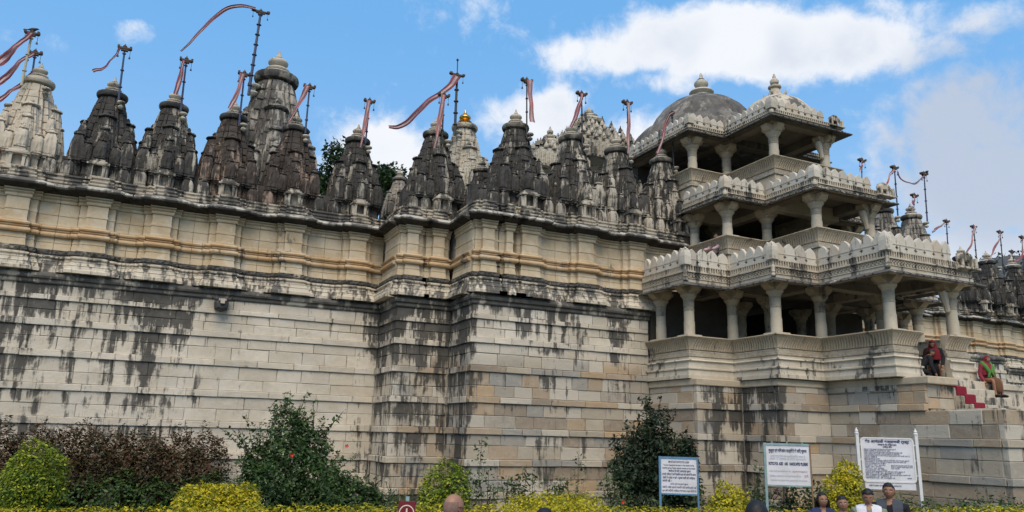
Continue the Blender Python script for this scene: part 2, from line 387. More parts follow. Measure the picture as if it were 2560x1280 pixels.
# ------------------------------------------------------------------ coursed platform walls, stone by stone
LEDGES = [5.50, 5.10, 4.46, 3.70, 2.89, 2.09, 1.30, .50, -.30]
def wall_courses(top_i=0, bottom=0.0):
    """(z0, z1, offset) for every course, top down"""
    rows = []
    for k in range(top_i, len(LEDGES) - 1):
        zt, zb = LEDGES[k], LEDGES[k + 1]; off = .016 * k; h = zt - zb
        band = .17 if h > .5 else .13
        nxt = .016 * (k + 1) + .046
        if h > .5:
            mid = zb + band + (h - band) * (.50 + .05 * ((k * 37) % 3 - 1))
            rows += [(mid, zt, off), (zb + band, mid, off)]
        else:
            rows += [(zb + band, zt, off)]
        rows += [(zb, zb + band, nxt)]
    return [(max(a, bottom), b, o) for a, b, o in rows if b > bottom + .05]
def stone_wall(root, runs, rows, mat, wmin=.5, wmax=1.15, core_mat=None, gap=.0035, thick=.16, name='stone'):
    """runs: list of (p0, p1, ext0, ext1): ext +1 convex, -1 concave, 0 free; faces look along (dy,-dx)"""
    for (p0, p1, e0, e1, owner0, owner1) in runs:
        p0 = Vector(p0); p1 = Vector(p1); d = (p1 - p0); L = d.length; d.normalize(); nrm = Vector((d.y, -d.x))
        ang = math.atan2(d.y, d.x)
        for (z0, z1, off) in rows:
            s = -off * e0; e = L + off * e1
            if e0 > 0 and not owner0: s += thick
            if e1 > 0 and not owner1: e -= thick
            if e0 < 0: s = off + .002
            if e1 < 0: e = L - off - .002
            xs = [s]
            while xs[-1] < e - 1e-4:
                w = rng.uniform(wmin, wmax) * (1.15 if z1 - z0 < .2 else 1.0)
                nx = xs[-1] + w
                if e - nx < wmin * .55: nx = e
                xs.append(min(nx, e))
            for a, b in zip(xs[:-1], xs[1:]):
                g = gap * rng.uniform(.6, 1.5); pro = off + rng.uniform(-.007, .007)
                mb = MB(); j = .006
                w, h = b - a - 2 * g, z1 - z0 - 1.4 * gap
                mb.box(0, w, -pro, thick - pro - .02, 0, h, bev=.012, jit=j)
                p = p0 + d * (a + g)
                o = put(name, mb.mesh(name, mat), root, (p.x, p.y, z0 + .004), ang)
def core(root, path, rows_top, bottom, mat, inset=.030, back=.5):
    mb = MB(); sweep(mb, path, [(-inset - back, bottom), (-inset + .016 * (5.5 - bottom) / .72, bottom), (-inset + .016 * (5.5 - rows_top) / .72, rows_top), (-inset - back, rows_top)])
    return mb.build('core_wall', mat, root)

CAPTOP = 5.80
def capping(root, path, mat):
    mb = MB()
    sweep(mb, path, [(-.25, 5.50), (.03, 5.50), (.05, 5.53), (.05, 5.60), (.10, 5.63), (.115, 5.68), (.10, 5.73), (.02, CAPTOP), (-.25, CAPTOP)])
    return mb.build('capping_course', mat, root)
ROWS = wall_courses()
# left wing
t = thing('platform_wall', 'long pale stone-block platform wall of the left wing behind the hibiscus', 'wall', (0, 22, 0))
def local(root, pts): return [(p[0] - root.location.x, p[1] - root.location.y) for p in pts]
def reloc(root):
    """children were built in world space: keep them there"""
    inv = Matrix.Translation(-root.location)
    for ch in root.children: ch.matrix_parent_inverse = inv
LW = [(-5.2, 22.0), (6.05, 22.0)]
stone_wall(t, [(LW[0], LW[1], 0, -1, 1, 1)], ROWS, M['plinth'], .55, 1.2)
core(t, LW, 5.5, 0, M['mortar']); capping(t, [LW[0], (6.05, 22.0)], M['cap']); reloc(t)
# narrow bay
t = thing('platform_wall', 'narrow projecting platform bay with black streaked stones beside the inner corner', 'wall', (6.9, 20.3, 0))
B1 = [(6.05, 22.0), (6.05, 20.3), (7.65, 20.3)]
stone_wall(t, [(B1[0], B1[1], -1, 1, 1, 0), (B1[1], B1[2], 1, -1, 1, 1)], ROWS, M['plinth'], .34, .85, gap=.007)
core(t, B1, 5.5, 0, M['mortar']); capping(t, B1, M['cap']); reloc(t)
# wide bay
t = thing('platform_wall', 'wide projecting platform bay with tan and grey stones left of the pavilion', 'wall', (10.5, 18.69, 0))
B2 = [(7.65, 20.3), (7.65, 18.69), (13.3, 18.69)]
stone_wall(t, [(B2[0], B2[1], -1, 1, 1, 0), (B2[1], B2[2], 1, -1, 1, 1)], ROWS, M['plinth'], .42, 1.05, gap=.006)
core(t, B2, 5.5, 0, M['mortar']); capping(t, B2, M['cap']); reloc(t)
# pavilion base
t = thing('platform_wall', 'stepped stone platform under the pavilion with its flank beside the stairs', 'wall', (15, 15.5, 0))
ROWSP = wall_courses(3)
B3 = [(13.3, 18.69), (13.3, 16.55), (14.85, 16.55), (14.85, 15.2), (16.62, 15.2), (16.62, 10.56), (26.5, 10.56)]
ROWT = [r for r in ROWSP if r[1] <= 2.9 + .12]
ROWU = [r for r in ROWSP if r[1] > 2.9 + .12]
stone_wall(t, [(B3[0], B3[1], -1, 1, 1, 0), (B3[1], B3[2], 1, -1, 1, 1), (B3[2], B3[3], -1, 1, 1, 0), (B3[3], B3[4], 1, -1, 1, 1), (B3[4], (16.62, 12.3), -1, 0, 1, 0)], ROWU, M['plinth'], .42, .95)
stone_wall(t, [(B3[0], B3[1], -1, 1, 1, 0), (B3[1], B3[2], 1, -1, 1, 1), (B3[2], B3[3], -1, 1, 1, 0), (B3[3], B3[4], 1, -1, 1, 1), (B3[4], B3[5], -1, 1, 1, 0), (B3[5], B3[6], 1, 0, 1, 1)], ROWT, M['plinth'], .45, 1.05)
core(t, B3[:5] + [(16.62, 12.36)], 3.51, 2.8, M['mortar']); core(t, B3, 2.89, 0, M['mortar'])
mb = MB(); sweep(mb, B3[:5] + [(16.62, 12.26), (17.6, 12.26)], [(-.4, 3.52), (.075, 3.52), (.085, 3.54), (.085, 3.68), (.06, 3.70), (-.4, 3.70)]); mb.build('coping', M['porchwarm'], t)
mb = MB(); mb.box(16.72, 17.52, 12.36, 13.4, 2.9, 3.515); mb.build('flank_block', M['mortar'], t)
stone_wall(t, [((16.64, 12.30), (17.6, 12.30), 0, 0, 1, 1)], [(2.94, 3.2, 0.0), (3.205, 3.515, 0.0)], M['plinth'], .35, .6)
mb = MB(); mb.box(16.75, 26.5, 10.66, 14.5, 2.6, 2.93); mb.build('terrace_slab', M['porch'], t)
reloc(t)
# small return blocks facing front on the flank
# right hand platform beyond the pavilion
t = thing('platform_wall', 'platform wall with black capping beyond the stairs at the right edge', 'wall', (27, 18.69, 0))
B5 = [(22.35, 18.69), (26.9, 18.69), (26.9, 20.3), (32.4, 20.3), (32.4, 23.0), (52, 23.0)]
stone_wall(t, [((24.4, 18.69), B5[1], 0, 1, 1, 1), (B5[2], B5[3], -1, 1, 1, 1), (B5[4], (46, 23.0), -1, 0, 1, 1)], [r for r in ROWS if r[0] > 2.8], M['plinth'], .5, 1.3)
core(t, B5, 5.5, 0, M['mortar']); capping(t, B5, M['cap']); reloc(t)

# ------------------------------------------------------------------ moulded shrine walls
BANDS = {   # name: (profile (offset, z), material)
 'base_moulding': ([(.30, 5.802), (.30, 5.88), (.27, 5.90), (.245, 5.985), (.255, 6.0), (.215, 6.02), (.20, 6.09), (.21, 6.105), (.165, 6.12), (.155, 6.16), (.20, 6.19), (.20, 6.225), (.10, 6.26)], 'creambase'),
 'frieze': ([(.105, 6.265), (.105, 6.30), (.13, 6.305), (.13, 6.40), (.09, 6.415)], 'friezem'),
 'dado': ([(.075, 6.42), (.05, 6.60), (.06, 6.605), (.06, 6.64), (.048, 6.645), (.045, 6.735)], 'cream'),
 'torus': ([(.075, 6.74), (.115, 6.755), (.135, 6.79), (.135, 6.825), (.115, 6.86), (.055, 6.875), (.055, 6.90), (.085, 6.905), (.085, 6.925), (.06, 6.93), (.11, 6.96), (.12, 6.995), (.095, 7.01), (.02, 7.06)], 'ochre'),
 'wall_course': ([(.012, 7.065), (.0, 7.13), (0, 7.335), (.014, 7.34), (.014, 7.395), (0, 7.40), (0, 7.665)], 'cream'),
 'capital_band': ([(.03, 7.67), (.045, 7.70), (.045, 7.735), (.02, 7.75), (.07, 7.785), (.07, 7.815), (.03, 7.83), (.08, 7.85), (.08, 7.88)], 'cream'),
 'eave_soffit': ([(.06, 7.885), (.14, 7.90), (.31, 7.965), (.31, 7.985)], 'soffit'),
 'eave': ([(.04, 7.988), (.315, 7.988), (.335, 8.02), (.30, 8.065), (.21, 8.115), (.10, 8.155), (.02, 8.18)], 'eave'),
 'upper_moulding': ([(.04, 8.185), (.07, 8.21), (.07, 8.25), (.01, 8.27), (.045, 8.31), (.045, 8.345), (-.01, 8.36), (-.01, 8.40), (.03, 8.42), (.03, 8.46), (-.06, 8.475)], 'spirelow'),
}
M['spirelow'] = stone_mat('streaked_upper_moulding', (.52, .46, .37), (.41, .355, .28), stain=.55, streak=.9, bump=.5)
M['friezem'] = stone_mat('carved_frieze', (.42, .37, .29), (.33, .29, .22), stain=.75, streak=.5, bump=1.0, carve=1.2)
M['soffit'] = stone_mat('black_soffit_stone', (.07, .062, .052), (.045, .04, .035), dark=(.012, .011, .010), stain=.6, streak=.4, bump=.4)  # underside band gets its own near-black colour, much darker than the eave above
def pil_path(x0, x1, Y, pils, lead=None):
    """plan polyline of a wall at y=Y with stepped pilasters; returns points and (pilaster, bay) spans"""
    pts = [(x0, Y)]; 
    for (cx, hw) in pils:
        w2 = hw + .17
        pts += [(cx - w2, Y), (cx - w2, Y - .10), (cx - hw, Y - .10), (cx - hw, Y - .24), (cx + hw, Y - .24), (cx + hw, Y - .10), (cx + w2, Y - .10), (cx + w2, Y)]
    pts.append((x1, Y)); return pts
def subruns(pts, pils, x0, x1, margin):
    runs = []; last = x0
    for i, (cx, hw) in enumerate(pils):
        a, b = cx - hw - .17 - margin, cx + hw + .17 + margin
        if i + 1 < len(pils):
            nx = pils[i + 1][0] - pils[i + 1][1] - .17; b = min(b, (cx + hw + .17 + nx) / 2)
        if i > 0: a = max(a, (pils[i - 1][0] + pils[i - 1][1] + .17 + cx - hw - .17) / 2)
        if a > last + .03: runs.append(('bay', last, a))
        runs.append(('pil', max(a, last), b)); last = b
    if x1 > last + .03: runs.append(('bay', last, x1))
    return runs
def shrine_wall(root, x0, x1, Y, pils, close0=False, close1=False):
    full = pil_path(x0, x1, Y, pils)
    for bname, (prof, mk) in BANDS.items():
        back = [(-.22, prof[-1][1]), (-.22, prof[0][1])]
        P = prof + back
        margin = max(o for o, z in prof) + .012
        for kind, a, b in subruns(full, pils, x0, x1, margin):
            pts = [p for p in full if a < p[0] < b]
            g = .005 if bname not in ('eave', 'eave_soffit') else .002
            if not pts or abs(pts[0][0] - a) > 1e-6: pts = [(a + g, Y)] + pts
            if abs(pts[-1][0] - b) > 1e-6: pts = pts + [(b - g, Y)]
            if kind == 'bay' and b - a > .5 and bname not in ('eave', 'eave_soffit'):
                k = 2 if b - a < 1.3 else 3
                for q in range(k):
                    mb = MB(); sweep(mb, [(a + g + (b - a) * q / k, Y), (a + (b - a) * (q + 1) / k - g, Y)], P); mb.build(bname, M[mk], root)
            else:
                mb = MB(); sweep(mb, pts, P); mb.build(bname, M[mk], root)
    mb = MB(); mb.box(x0 + .05, x1 - .05, Y + .05, Y + .6, 5.805, 8.45); mb.build('core_wall', M['cream'], root)
def side_wall(root, X, y0, y1, sgn, pils=()):
    """plain left-facing (sgn -1) or right-facing return of the moulded wall"""
    path = [(X, y1), (X, y0)] if sgn < 0 else [(X, y0), (X, y1)]
    for bname, (prof, mk) in BANDS.items():
        P = prof + [(-.22, prof[-1][1]), (-.22, prof[0][1])]
        mb = MB(); sweep(mb, path, P); mb.build(bname, M[mk], root)

t = thing('shrine_wall', 'moulded cream shrine wall with six pilasters above the left platform', 'wall', (0, 22.3, 5.8))
LP = [(-5.3, .24), (-3.45, .25), (-1.66, .24), (-.12, .24), (1.52, .24), (3.37, .24), (5.25, .24)]
shrine_wall(t, -7.0, 6.1, 22.30, LP); reloc(t)
t = thing('shrine_wall', 'narrow moulded cream bay between the inner corner and the wide bay', 'wall', (6.8, 20.6, 5.8))
side_wall(t, 6.06, 20.625, 21.95, -1)
shrine_wall(t, 6.06, 7.62, 20.62, [(6.42, .16), (7.20, .17)]); reloc(t)
t = thing('shrine_wall', 'moulded cream bay with close-set corner pilasters left of the pavilion', 'wall', (10.5, 19.0, 5.8))
side_wall(t, 7.70, 19.025, 20.32, -1)
shrine_wall(t, 7.70, 14.9, 19.02, [(8.08, .17), (8.72, .10), (9.36, .25), (11.2, .25), (12.98, .24)]); reloc(t)
t = thing('shrine_wall', 'moulded cream shrine wall at the far right edge beyond the pavilion', 'wall', (38, 23.3, 5.8))
shrine_wall(t, 24.6, 50, 23.4, [(33.0, .3), (35.3, .3), (37.5, .3), (39.6, .3), (41.7, .3)]); reloc(t)

# roofs behind the parapet
mb = MB(); mb.box(-7, 6.1, 22.92, 34, 5.8, 8.4); mb.box(6.14, 7.6, 21.25, 22.9, 5.8, 8.4); mb.box(7.76, 14.6, 19.65, 34, 5.8, 8.4); mb.box(6.14, 7.74, 22.95, 34, 5.8, 8.39)
mb.box(14.62, 50, 24.05, 40, 5.8, 8.4)
tag(mb.build('temple_roof', M['eave']), 'flat stone roof deck behind the row of dark spires', 'roof')

# ------------------------------------------------------------------ spires
def ratha_ring(hw, z, e=1.0):
    kona = (0, 1, 12)
    side = [(-.77, -.77), (-.57, -.77), (-.54, -.72), (-.51, -.89), (-.33, -.89), (-.30, -.84), (-.27, -1), (.27, -1), (.30, -.84), (.33, -.89), (.51, -.89), (.54, -.72), (.57, -.77)]
    out = []
    for q in range(4):
        c, s = (1, 0, -1, 0)[q], (0, 1, 0, -1)[q]
        for qi, (x, y) in enumerate(side):
            if qi in kona: x, y = x * e, y * e
            out.append((hw * (x * c - y * s), hw * (x * s + y * c), z))
    return out
def tower_mesh(name, mat, hw0, hw1, h, courses=9, power=1.75, cap=True, capr=1.25):
    mb = MB(); rings = []
    for k in range(courses):
        for q, sc_ in ((0.0, .93), (.08, 1.0), (.90, 1.0), (.97, .93)):
            t_ = (k + q) / courses
            hw = hw0 + (hw1 - hw0) * (.35 * t_ + .65 * t_ ** power)
            rings.append(ratha_ring(hw * (1 - (1 - sc_) * .3), h * t_, sc_))
    rings.append(ratha_ring(hw1 * .93, h)); mb.loft(rings)
    if cap:
        mb.lathe([(hw1 * .8, h - .01), (hw1 * .8, h + .02), (hw1 * capr, h + .035), (hw1 * capr * 1.05, h + .06), (hw1 * capr * .9, h + .085), (hw1 * .5, h + .12), (hw1 * .3, h + .17), (hw1 * .34, h + .2), (hw1 * .1, h + .26)], 12)
    return mb.mesh(name, mat)
def kuta_mesh(name, mat, hw=.2, h=.7, flutes=True):
    """bell-shaped miniature roof with fluted sides"""
    mb = MB(); rings = []
    def ring(r, z):
        n = 20; out = []
        for k in range(n):
            a = 2 * math.pi * k / n + math.pi / 20
            c, s = math.cos(a), math.sin(a); rr = r / max(abs(c), abs(s)) * .94
            rr = min(rr, r * 1.22)
            if flutes and k % 2: rr *= .91
            out.append((rr * c, rr * s, z))
        return out
    for f, zf in ((.78, 0), (.78, .07), (1.02, .08), (1.02, .12), (.9, .13), (1.0, .18), (1.0, .42), (.95, .62), (.84, .78), (.66, .90), (.45, .97)):
        rings.append(ring(hw * f, h * zf))
    mb.loft(rings)
    mb.lathe([(hw * .45, h * .96), (hw * .72, h * .99), (hw * .72, h * 1.02), (hw * .4, h * 1.06), (hw * .25, h * 1.1), (hw * .27, h * 1.14), (hw * .06, h * 1.22)], 10)
    return mb.mesh(name, mat)
def disc_mesh(mat, r=.42):
    mb = MB()
    mb.lathe([(r * .66, 0), (r * .66, r * .2), (r * .92, r * .26), (r * 1.02, r * .40), (r * 1.03, r * .55), (r * .95, r * .68), (r * .9, r * .70), (r * .80, r * .74)], 48, ribs=24, ribd=.10, ribz=(r * .3, r * .62))
    return mb.mesh('ribbed_disc', mat, 50)
def finial_mesh(mat, r=.42):
    mb = MB(); k = r / .42
    mb.lathe([(a * k, b * k) for a, b in ((.36, 0), (.37, .02), (.31, .06), (.23, .10), (.15, .115), (.15, .125), (.20, .14), (.21, .165), (.19, .19), (.09, .205), (.07, .225), (.13, .25), (.17, .30), (.175, .335), (.15, .38), (.08, .415), (.055, .425), (.075, .435), (.06, .45), (.035, .52), (.012, .60))], 24)
    return mb.mesh('finial', mat, 50)
def niche_mesh(mat):
    mb = MB()
    mb.box(-.26, .26, -.16, .2, 0, .06); mb.box(-.22, .22, -.13, .2, .06, .12)
    for sx in (-1, 1):
        mb.box(sx * .15 - .035, sx * .15 + .035, -.12, -.05, .12, .42)
        mb.box(sx * .15 - .05, sx * .15 + .05, -.135, -.035, .38, .42)
        mb.box(sx * .22 - .03, sx * .22 + .03, -.08, .1, .12, .40)
    mb.box(-.19, .19, .02, .2, .12, .43)
    mb.box(-.27, .27, -.17, .2, .43, .48); mb.box(-.21, .21, -.13, .2, .48, .54); mb.box(-.15, .15, -.09, .2, .54, .60)
    return mb.mesh('niche', mat)
def corbel_mesh(mat):
    mb = MB()
    mb.lathe([(.03, 0), (.06, .02), (.085, .06), (.06, .1), (.035, .11), (.035, .15), (.10, .17), (.115, .2), (.10, .23), (.05, .235)], 12)
    mb.box(-.03, .03, 0, .3, .08, .22)
    return mb.mesh('pole_corbel', mat)
SPM = {}
def chip(me, amt, seed):
    r = random.Random(seed)
    for v in me.vertices:
        v.co += Vector((r.gauss(0, amt), r.gauss(0, amt), r.gauss(0, amt * .8)))
    return me
def spire_kit(mk):
    if mk in SPM: return SPM[mk]
    m = M[mk]
    low = M['spirelow'] if mk != 'spireclean' else m
    kit = dict(tower=tower_mesh('tower', m, .76, .33, 2.25, 10, 1.7, cap=False),
               half=tower_mesh('half_spire', m, .40, .185, 1.42, 6, 1.9), half2=tower_mesh('half_spire', m, .30, .13, 1.02, 5, 1.9),
               k1=kuta_mesh('spirelet', m, .19, .62), k2=kuta_mesh('spirelet', m, .145, .5), disc=disc_mesh(M['disc'] if mk != 'spireclean' else m),
               fin=finial_mesh(M['pot']), niche=niche_mesh(low), corb=corbel_mesh(M['pot']))
    mb = MB(); ring = lambda hw, z: ratha_ring(hw, z)
    mb.loft([ring(.86, 0), ring(.86, .08), ring(.82, .1), ring(.84, .2), ring(.78, .24), ring(.78, .44), ring(.82, .46), ring(.82, .52), ring(.74, .54)])
    kit['base'] = mb.mesh('base_moulding', m)
    for q, nm in enumerate(('tower', 'half', 'half2', 'k1', 'k2', 'base', 'niche')): chip(kit[nm], .0075 if nm in ('tower', 'half', 'base') else .0055, q)
    SPM[mk] = kit; return kit
def spire(x, y, zb, mk, label, sc=1.0, group='spires along the shrine wall', corb=None, niche=True, gold=False, full=False, tall=1.0):
    K = spire_kit(mk); t = thing('shrine_spire', label, 'spire', (x, y, zb), group, sc=sc)
    v = random.Random(int(x * 97)); q4 = v.randrange(4) * math.pi / 2; sv = v.uniform(.94, 1.05)
    put('base_moulding', K['base'], t)
    put('tower', K['tower'], t, (0, 0, .42), q4, (1, 1, tall)); top = .42 + 2.25 * tall
    put('ribbed_disc', K['disc'], t, (0, 0, top - .03), 0, (1, 1, .72)); put('finial', K['fin'], t, (0, 0, top + .165), 0, (1.06, 1.06, .96))
    for q in range(4):
        a = q * math.pi / 2; dx, dy = math.sin(a), -math.cos(a)
        put('half_spire', K['half'], t, (dx * .47, dy * .47, .5), a + q4, (sv, sv, tall * v.uniform(.93, 1.06)))
        put('half_spire', K['half2'], t, (dx * .66, dy * .66, .48), a, (.86, .86, tall))
    for sx in (-1, 1):
        for sy in (-1, 1):
            put('spirelet', K['k1'], t, (sx * .60, sy * .60, .48), q4, (1, 1, v.uniform(1.15, 1.4))); put('spirelet', K['k2'], t, (sx * .71, sy * .33, .5), 0, (1, 1, 1.15)); put('spirelet', K['k2'], t, (sx * .34, sy * .72, .5), 0, (1, 1, 1.15))
            put('spirelet', K['k2'], t, (sx * .53, sy * .53, 1.22), 0, (.72, .72, .9))
    put('spirelet', K['k2'], t, (0, -.93, .56), 0, (1.05, 1.05, 1.15))
    if niche: put('niche', K['niche'], t, (0, -.98, -.04))
    if corb: put('pole_corbel', K['corb'], t, corb)
    return t
ZB = 8.44
order = ['first', 'second', 'third', 'fourth', 'fifth', 'sixth']
LS = [(-3.66, 'spireclean', 'pale cleaned shrine spire at the left edge of the picture'), (-1.83, 'spire', 'blackened shrine spire just right of the pale cleaned spire'), (-.21, 'spire', 'blackened shrine spire left of the tall grey spire, third from the left'),
      (1.46, 'spire2', 'brown-stained shrine spire with reddish pot in front of the tall grey spire'), (3.30, 'spire2', 'brown-black shrine spire at the right foot of the tall grey spire'), (5.28, 'spire', 'grey-black shrine spire between the two green treetops')]
for x, mk, lab in LS:
    spire(x, 23.3, ZB, mk, lab, corb=(.27, -.44, 2.3))
spire(7.33, 21.55, ZB, 'spire', 'blackened shrine spire above the narrow bay, left of the gilded spire', corb=(.27, -.44, 2.3))
B2S = [(9.38, 'spire', 'large blackened shrine spire on the corner of the wide bay', 1.03), (11.36, 'spire3', 'streaked black shrine spire, second on the wide bay', 1.03), (13.06, 'spire3', 'streaked black shrine spire, third on the wide bay', 1.0), (14.86, 'spire3', 'streaky grey shrine spire against the pavilion under its upper balcony', .99)]
for x, mk, lab, s in B2S:
    spire(x, 20.0, ZB, mk, lab, s, corb=(.27, -.44, 2.3))
spire(-5.5, 23.3, ZB, 'spireclean', 'pale cleaned shrine spire beyond the left edge', corb=(.27, -.44, 2.3))
for x, y, mk, lab in ((25.75, 20.2, 'tallspire', 'grey shrine spire half hidden behind the pavilion roof corner'), (27.4, 20.2, 'tallspire', 'grey shrine spire with dark disc right of the pavilion'),
                      (35.6, 23.75, 'spire', 'black shrine spire behind the lowest elephant statue'), (37.55, 23.75, 'spire', 'black shrine spire at the right, second from the right edge'), (39.6, 23.75, 'spire', 'black shrine spire cut by the right edge')):
    spire(x, y, ZB - .1, mk, lab, group='spires right of the pavilion', corb=(.27, -.44, 2.3))
# lesser spires on the roof
p = at_y(1205, 415, 21.6); spire(p.x, 21.6, p.z - 3.05 * .72, 'spire', 'small black spire in the gap left of the wide bay', .72, 'lesser roof spires', niche=False)
p = at_y(1000, 430, 24.2); spire(p.x, 24.2, p.z - 3.25 * .62, 'tallspire', 'small grey spire in the gap right of the second treetop', .62, 'lesser roof spires', niche=False)
# tall sanctuary spire
p = at_y(697, 148, 29.5)
mb = MB(); mb.box(-1.1, 1.1, -1.1, 1.1, 8.4, 10.0)
ts = spire(p.x, 29.5, p.z - 3.24 * 2.1, 'tallspire', 'tall grey sanctuary spire rising behind the left row', 2.1, 'sanctuary spires', niche=False, corb=(-.40, -.2, 2.3))
# gilded carved spire
spm = spire_kit('carved'); spm['fin'] = finial_mesh(M['gold']); spm['disc'] = disc_mesh(M['carved'])
p = at_y(1163, 288, 25.5)
gs = spire(p.x, 25.5, p.z - 3.24 * 1.22, 'carved', 'pale carved spire topped by a gilded pot', 1.22, 'sanctuary spires', niche=False, corb=(-.3, -.3, 2.3))

# rows of fluted bell roofs between the spires, standing on the moulding
km = {k: kuta_mesh('bell_roof', M[k], .17, .46) for k in ('spire', 'spire2', 'spire3', 'spireclean')}
def bell_row(xs, y, z, mk, label):
    t = thing('bell_roof_row', label, 'miniature roofs', (sum(xs) / len(xs), y, z), 'bell roofs between spires')
    for x in xs:
        put('bell_roof', km[mk], t, (x - t.location.x, 0, .0), 0, (1, .8, rng.uniform(.95, 1.08)))
    mb = MB(); mb.box(xs[0] - .26 - t.location.x, xs[-1] + .26 - t.location.x, .14, .5, -.02, .62); mb.build('backing_block', M[mk], t)
    return t
gaps = [('right of the pale spire', -2.75, 'spire'), ('right of the second spire', -1.0, 'spire'), ('left of the brown-stained spire', .62, 'spire'), ('right of the brown-stained spire', 2.38, 'spire2'), ('below the first treetop', 4.30, 'spire')]
for nm, x, mk in gaps: bell_row([x - .22, x + .2], 22.52, 8.46, mk, 'pair of fluted dark bell roofs ' + nm)
for nm, x, mk in (('between first and second wide-bay spires', 10.35, 'spire3'), ('between second and third wide-bay spires', 12.2, 'spire3'), ('left of the pavilion spire', 13.95, 'spire3')): bell_row([x - .22, x + .2], 19.22, 8.46, mk, 'pair of fluted streaked bell roofs ' + nm)
bell_row([6.45, 6.85], 20.78, 8.46, 'spire', 'fluted dark bell roofs on the narrow bay'); bell_row([8.0, 8.35, 8.7], 19.2, 8.46, 'spire', 'three fluted dark bell roofs on the wide-bay corner')
for x in (34.3, 36.6, 38.6): bell_row([x - .2, x + .25], 23.6, 8.4, 'spire', 'pair of fluted black bell roofs at right, near %s' % {34.3: 'the pavilion eave', 36.6: 'the second black spire', 38.6: 'the picture edge'}[x])
# ------------------------------------------------------------------ three-storey entrance pavilion
pav = thing('entrance_pavilion', 'three-storey open stone pavilion with merlon parapets and round columns', 'pavilion', (17.85, 16, 3.7))
AX = 17.85
def mir(pts):
    return pts + [(2 * AX - x, y) for x, y in reversed(pts)]
PL1 = mir([(13.35, 18.66), (13.35, 16.9), (14.9, 16.9), (14.9, 15.2), (16.5, 15.2), (16.5, 13.0)])
PL2 = mir([(15.08, 18.95), (15.08, 17.15), (16.63, 17.15), (16.63, 15.2)])
PL3 = mir([(15.15, 22.0), (15.15, 18.8), (16.6, 18.8), (16.6, 16.65)])
def part(mb, name, mat, smooth=False, parent=None):
    return mb.build(name, M[mat], parent or pav, smooth)
def box_part(name, mat, *boxes):
    mb = MB()
    for b in boxes: mb.box(*b)
    return part(mb, name, mat)
# seat backs: sloping fluted slab + ribs + moulded base
def seat(path, z0, z1, basez, base_prof=True):
    h = z1 - z0
    prof = [(.02, z0), (.035, z0 + .03 * h), (.05, z0 + .25 * h), (.085, z0 + .5 * h), (.14, z0 + .75 * h), (.19, z0 + .88 * h)]
    mb = MB(); sweep(mb, path, prof + [(-.06, z0 + .88 * h), (-.16, z0)]); sb = part(mb, 'seat_back', 'porchwarm')
    mb = MB(); sweep(mb, path, [(-.08, z0 + .885 * h), (.20, z0 + .885 * h), (.215, z0 + .92 * h), (.215, z1 - .01), (.19, z1), (-.08, z1)]); part(mb, 'seat_rail', 'porchwarm', parent=sb)
    # leaning ribs
    P, N = offs(path); mb = MB()
    for i in range(len(P) - 1):
        d = (P[i + 1] - P[i]); L = d.length; d.normalize(); n = Vector((d.y, -d.x)); k = max(2, int(L / .085))
        for q in range(k):
            s0 = (q + .2) * L / k
            for (o0, a), (o1, b) in zip(prof[1:-1], prof[2:]):
                lean0 = .10 * (a - z0) / h; lean1 = .10 * (b - z0) / h; w = .045
                ps = []
                for (oo, z, ln) in ((o0, a, lean0), (o1, b, lean1)):
                    for ss in (s0, s0 + w):
                        for pr in (0.0, .030):
                            c = P[i] + d * (ss + ln) + n * (oo + pr); ps.append((c.x, c.y, z))
                mb.raw(ps, [(0, 1, 5, 4), (1, 3, 7, 5), (3, 2, 6, 7)])
    stuff(part(mb, 'seat_flutes', 'porchwarm', parent=sb))
    # carved bands below
    mb = MB(); sweep(mb, path, [(-.12, z0 - .19), (.07, z0 - .19), (.085, z0 - .175), (.085, z0 - .10), (.05, z0 - .09), (.05, z0 - .02), (.02, z0 - .004), (-.12, z0 - .004)])
    part(mb, 'carved_band', 'friezep')
    if basez is not None:
        zt = z0 - .195; zb = basez; H = zt - zb
        mb = MB(); sweep(mb, path, [(-.2, zb), (.20, zb), (.20, zb + .16 * H), (.17, zb + .17 * H), (.155, zb + .40 * H), (.19, zb + .43 * H), (.19, zb + .49 * H), (.13, zb + .52 * H), (.12, zb + .78 * H), (.17, zb + .82 * H), (.15, zb + .88 * H), (.06, zb + .9 * H), (.06, zt), (-.2, zt)])
        part(mb, 'base_moulding', 'porchbase')
M['porchbase'] = stone_mat('porch_base_stone', (.57, .51, .41), (.47, .41, .32), stain=.32, streak=.9, bump=.35)
M['friezep'] = stone_mat('carved_porch_band', (.42, .37, .29), (.33, .28, .21), stain=.3, streak=.6, bump=.7, carve=.5)
n1 = len(PL1)
seat(PL1[:6] + [(17.32, 13.0)], 4.50, 4.87, 3.71); seat([(2 * AX - 17.32, 13.0)] + PL1[6:], 4.50, 4.87, 3.71)
seat(PL2, 7.62, 8.0, None); seat(PL3, 10.24, 10.62, None)
# wall under upper balconies
for path, z0, z1 in ((PL2, 6.3, 7.42), (PL3, 8.9, 10.04)):
    mb = MB(); sweep(mb, path, [(-.25, z0), (.04, z0), (.04, z1), (-.25, z1)]); part(mb, 'balcony_wall', 'porchwarm')
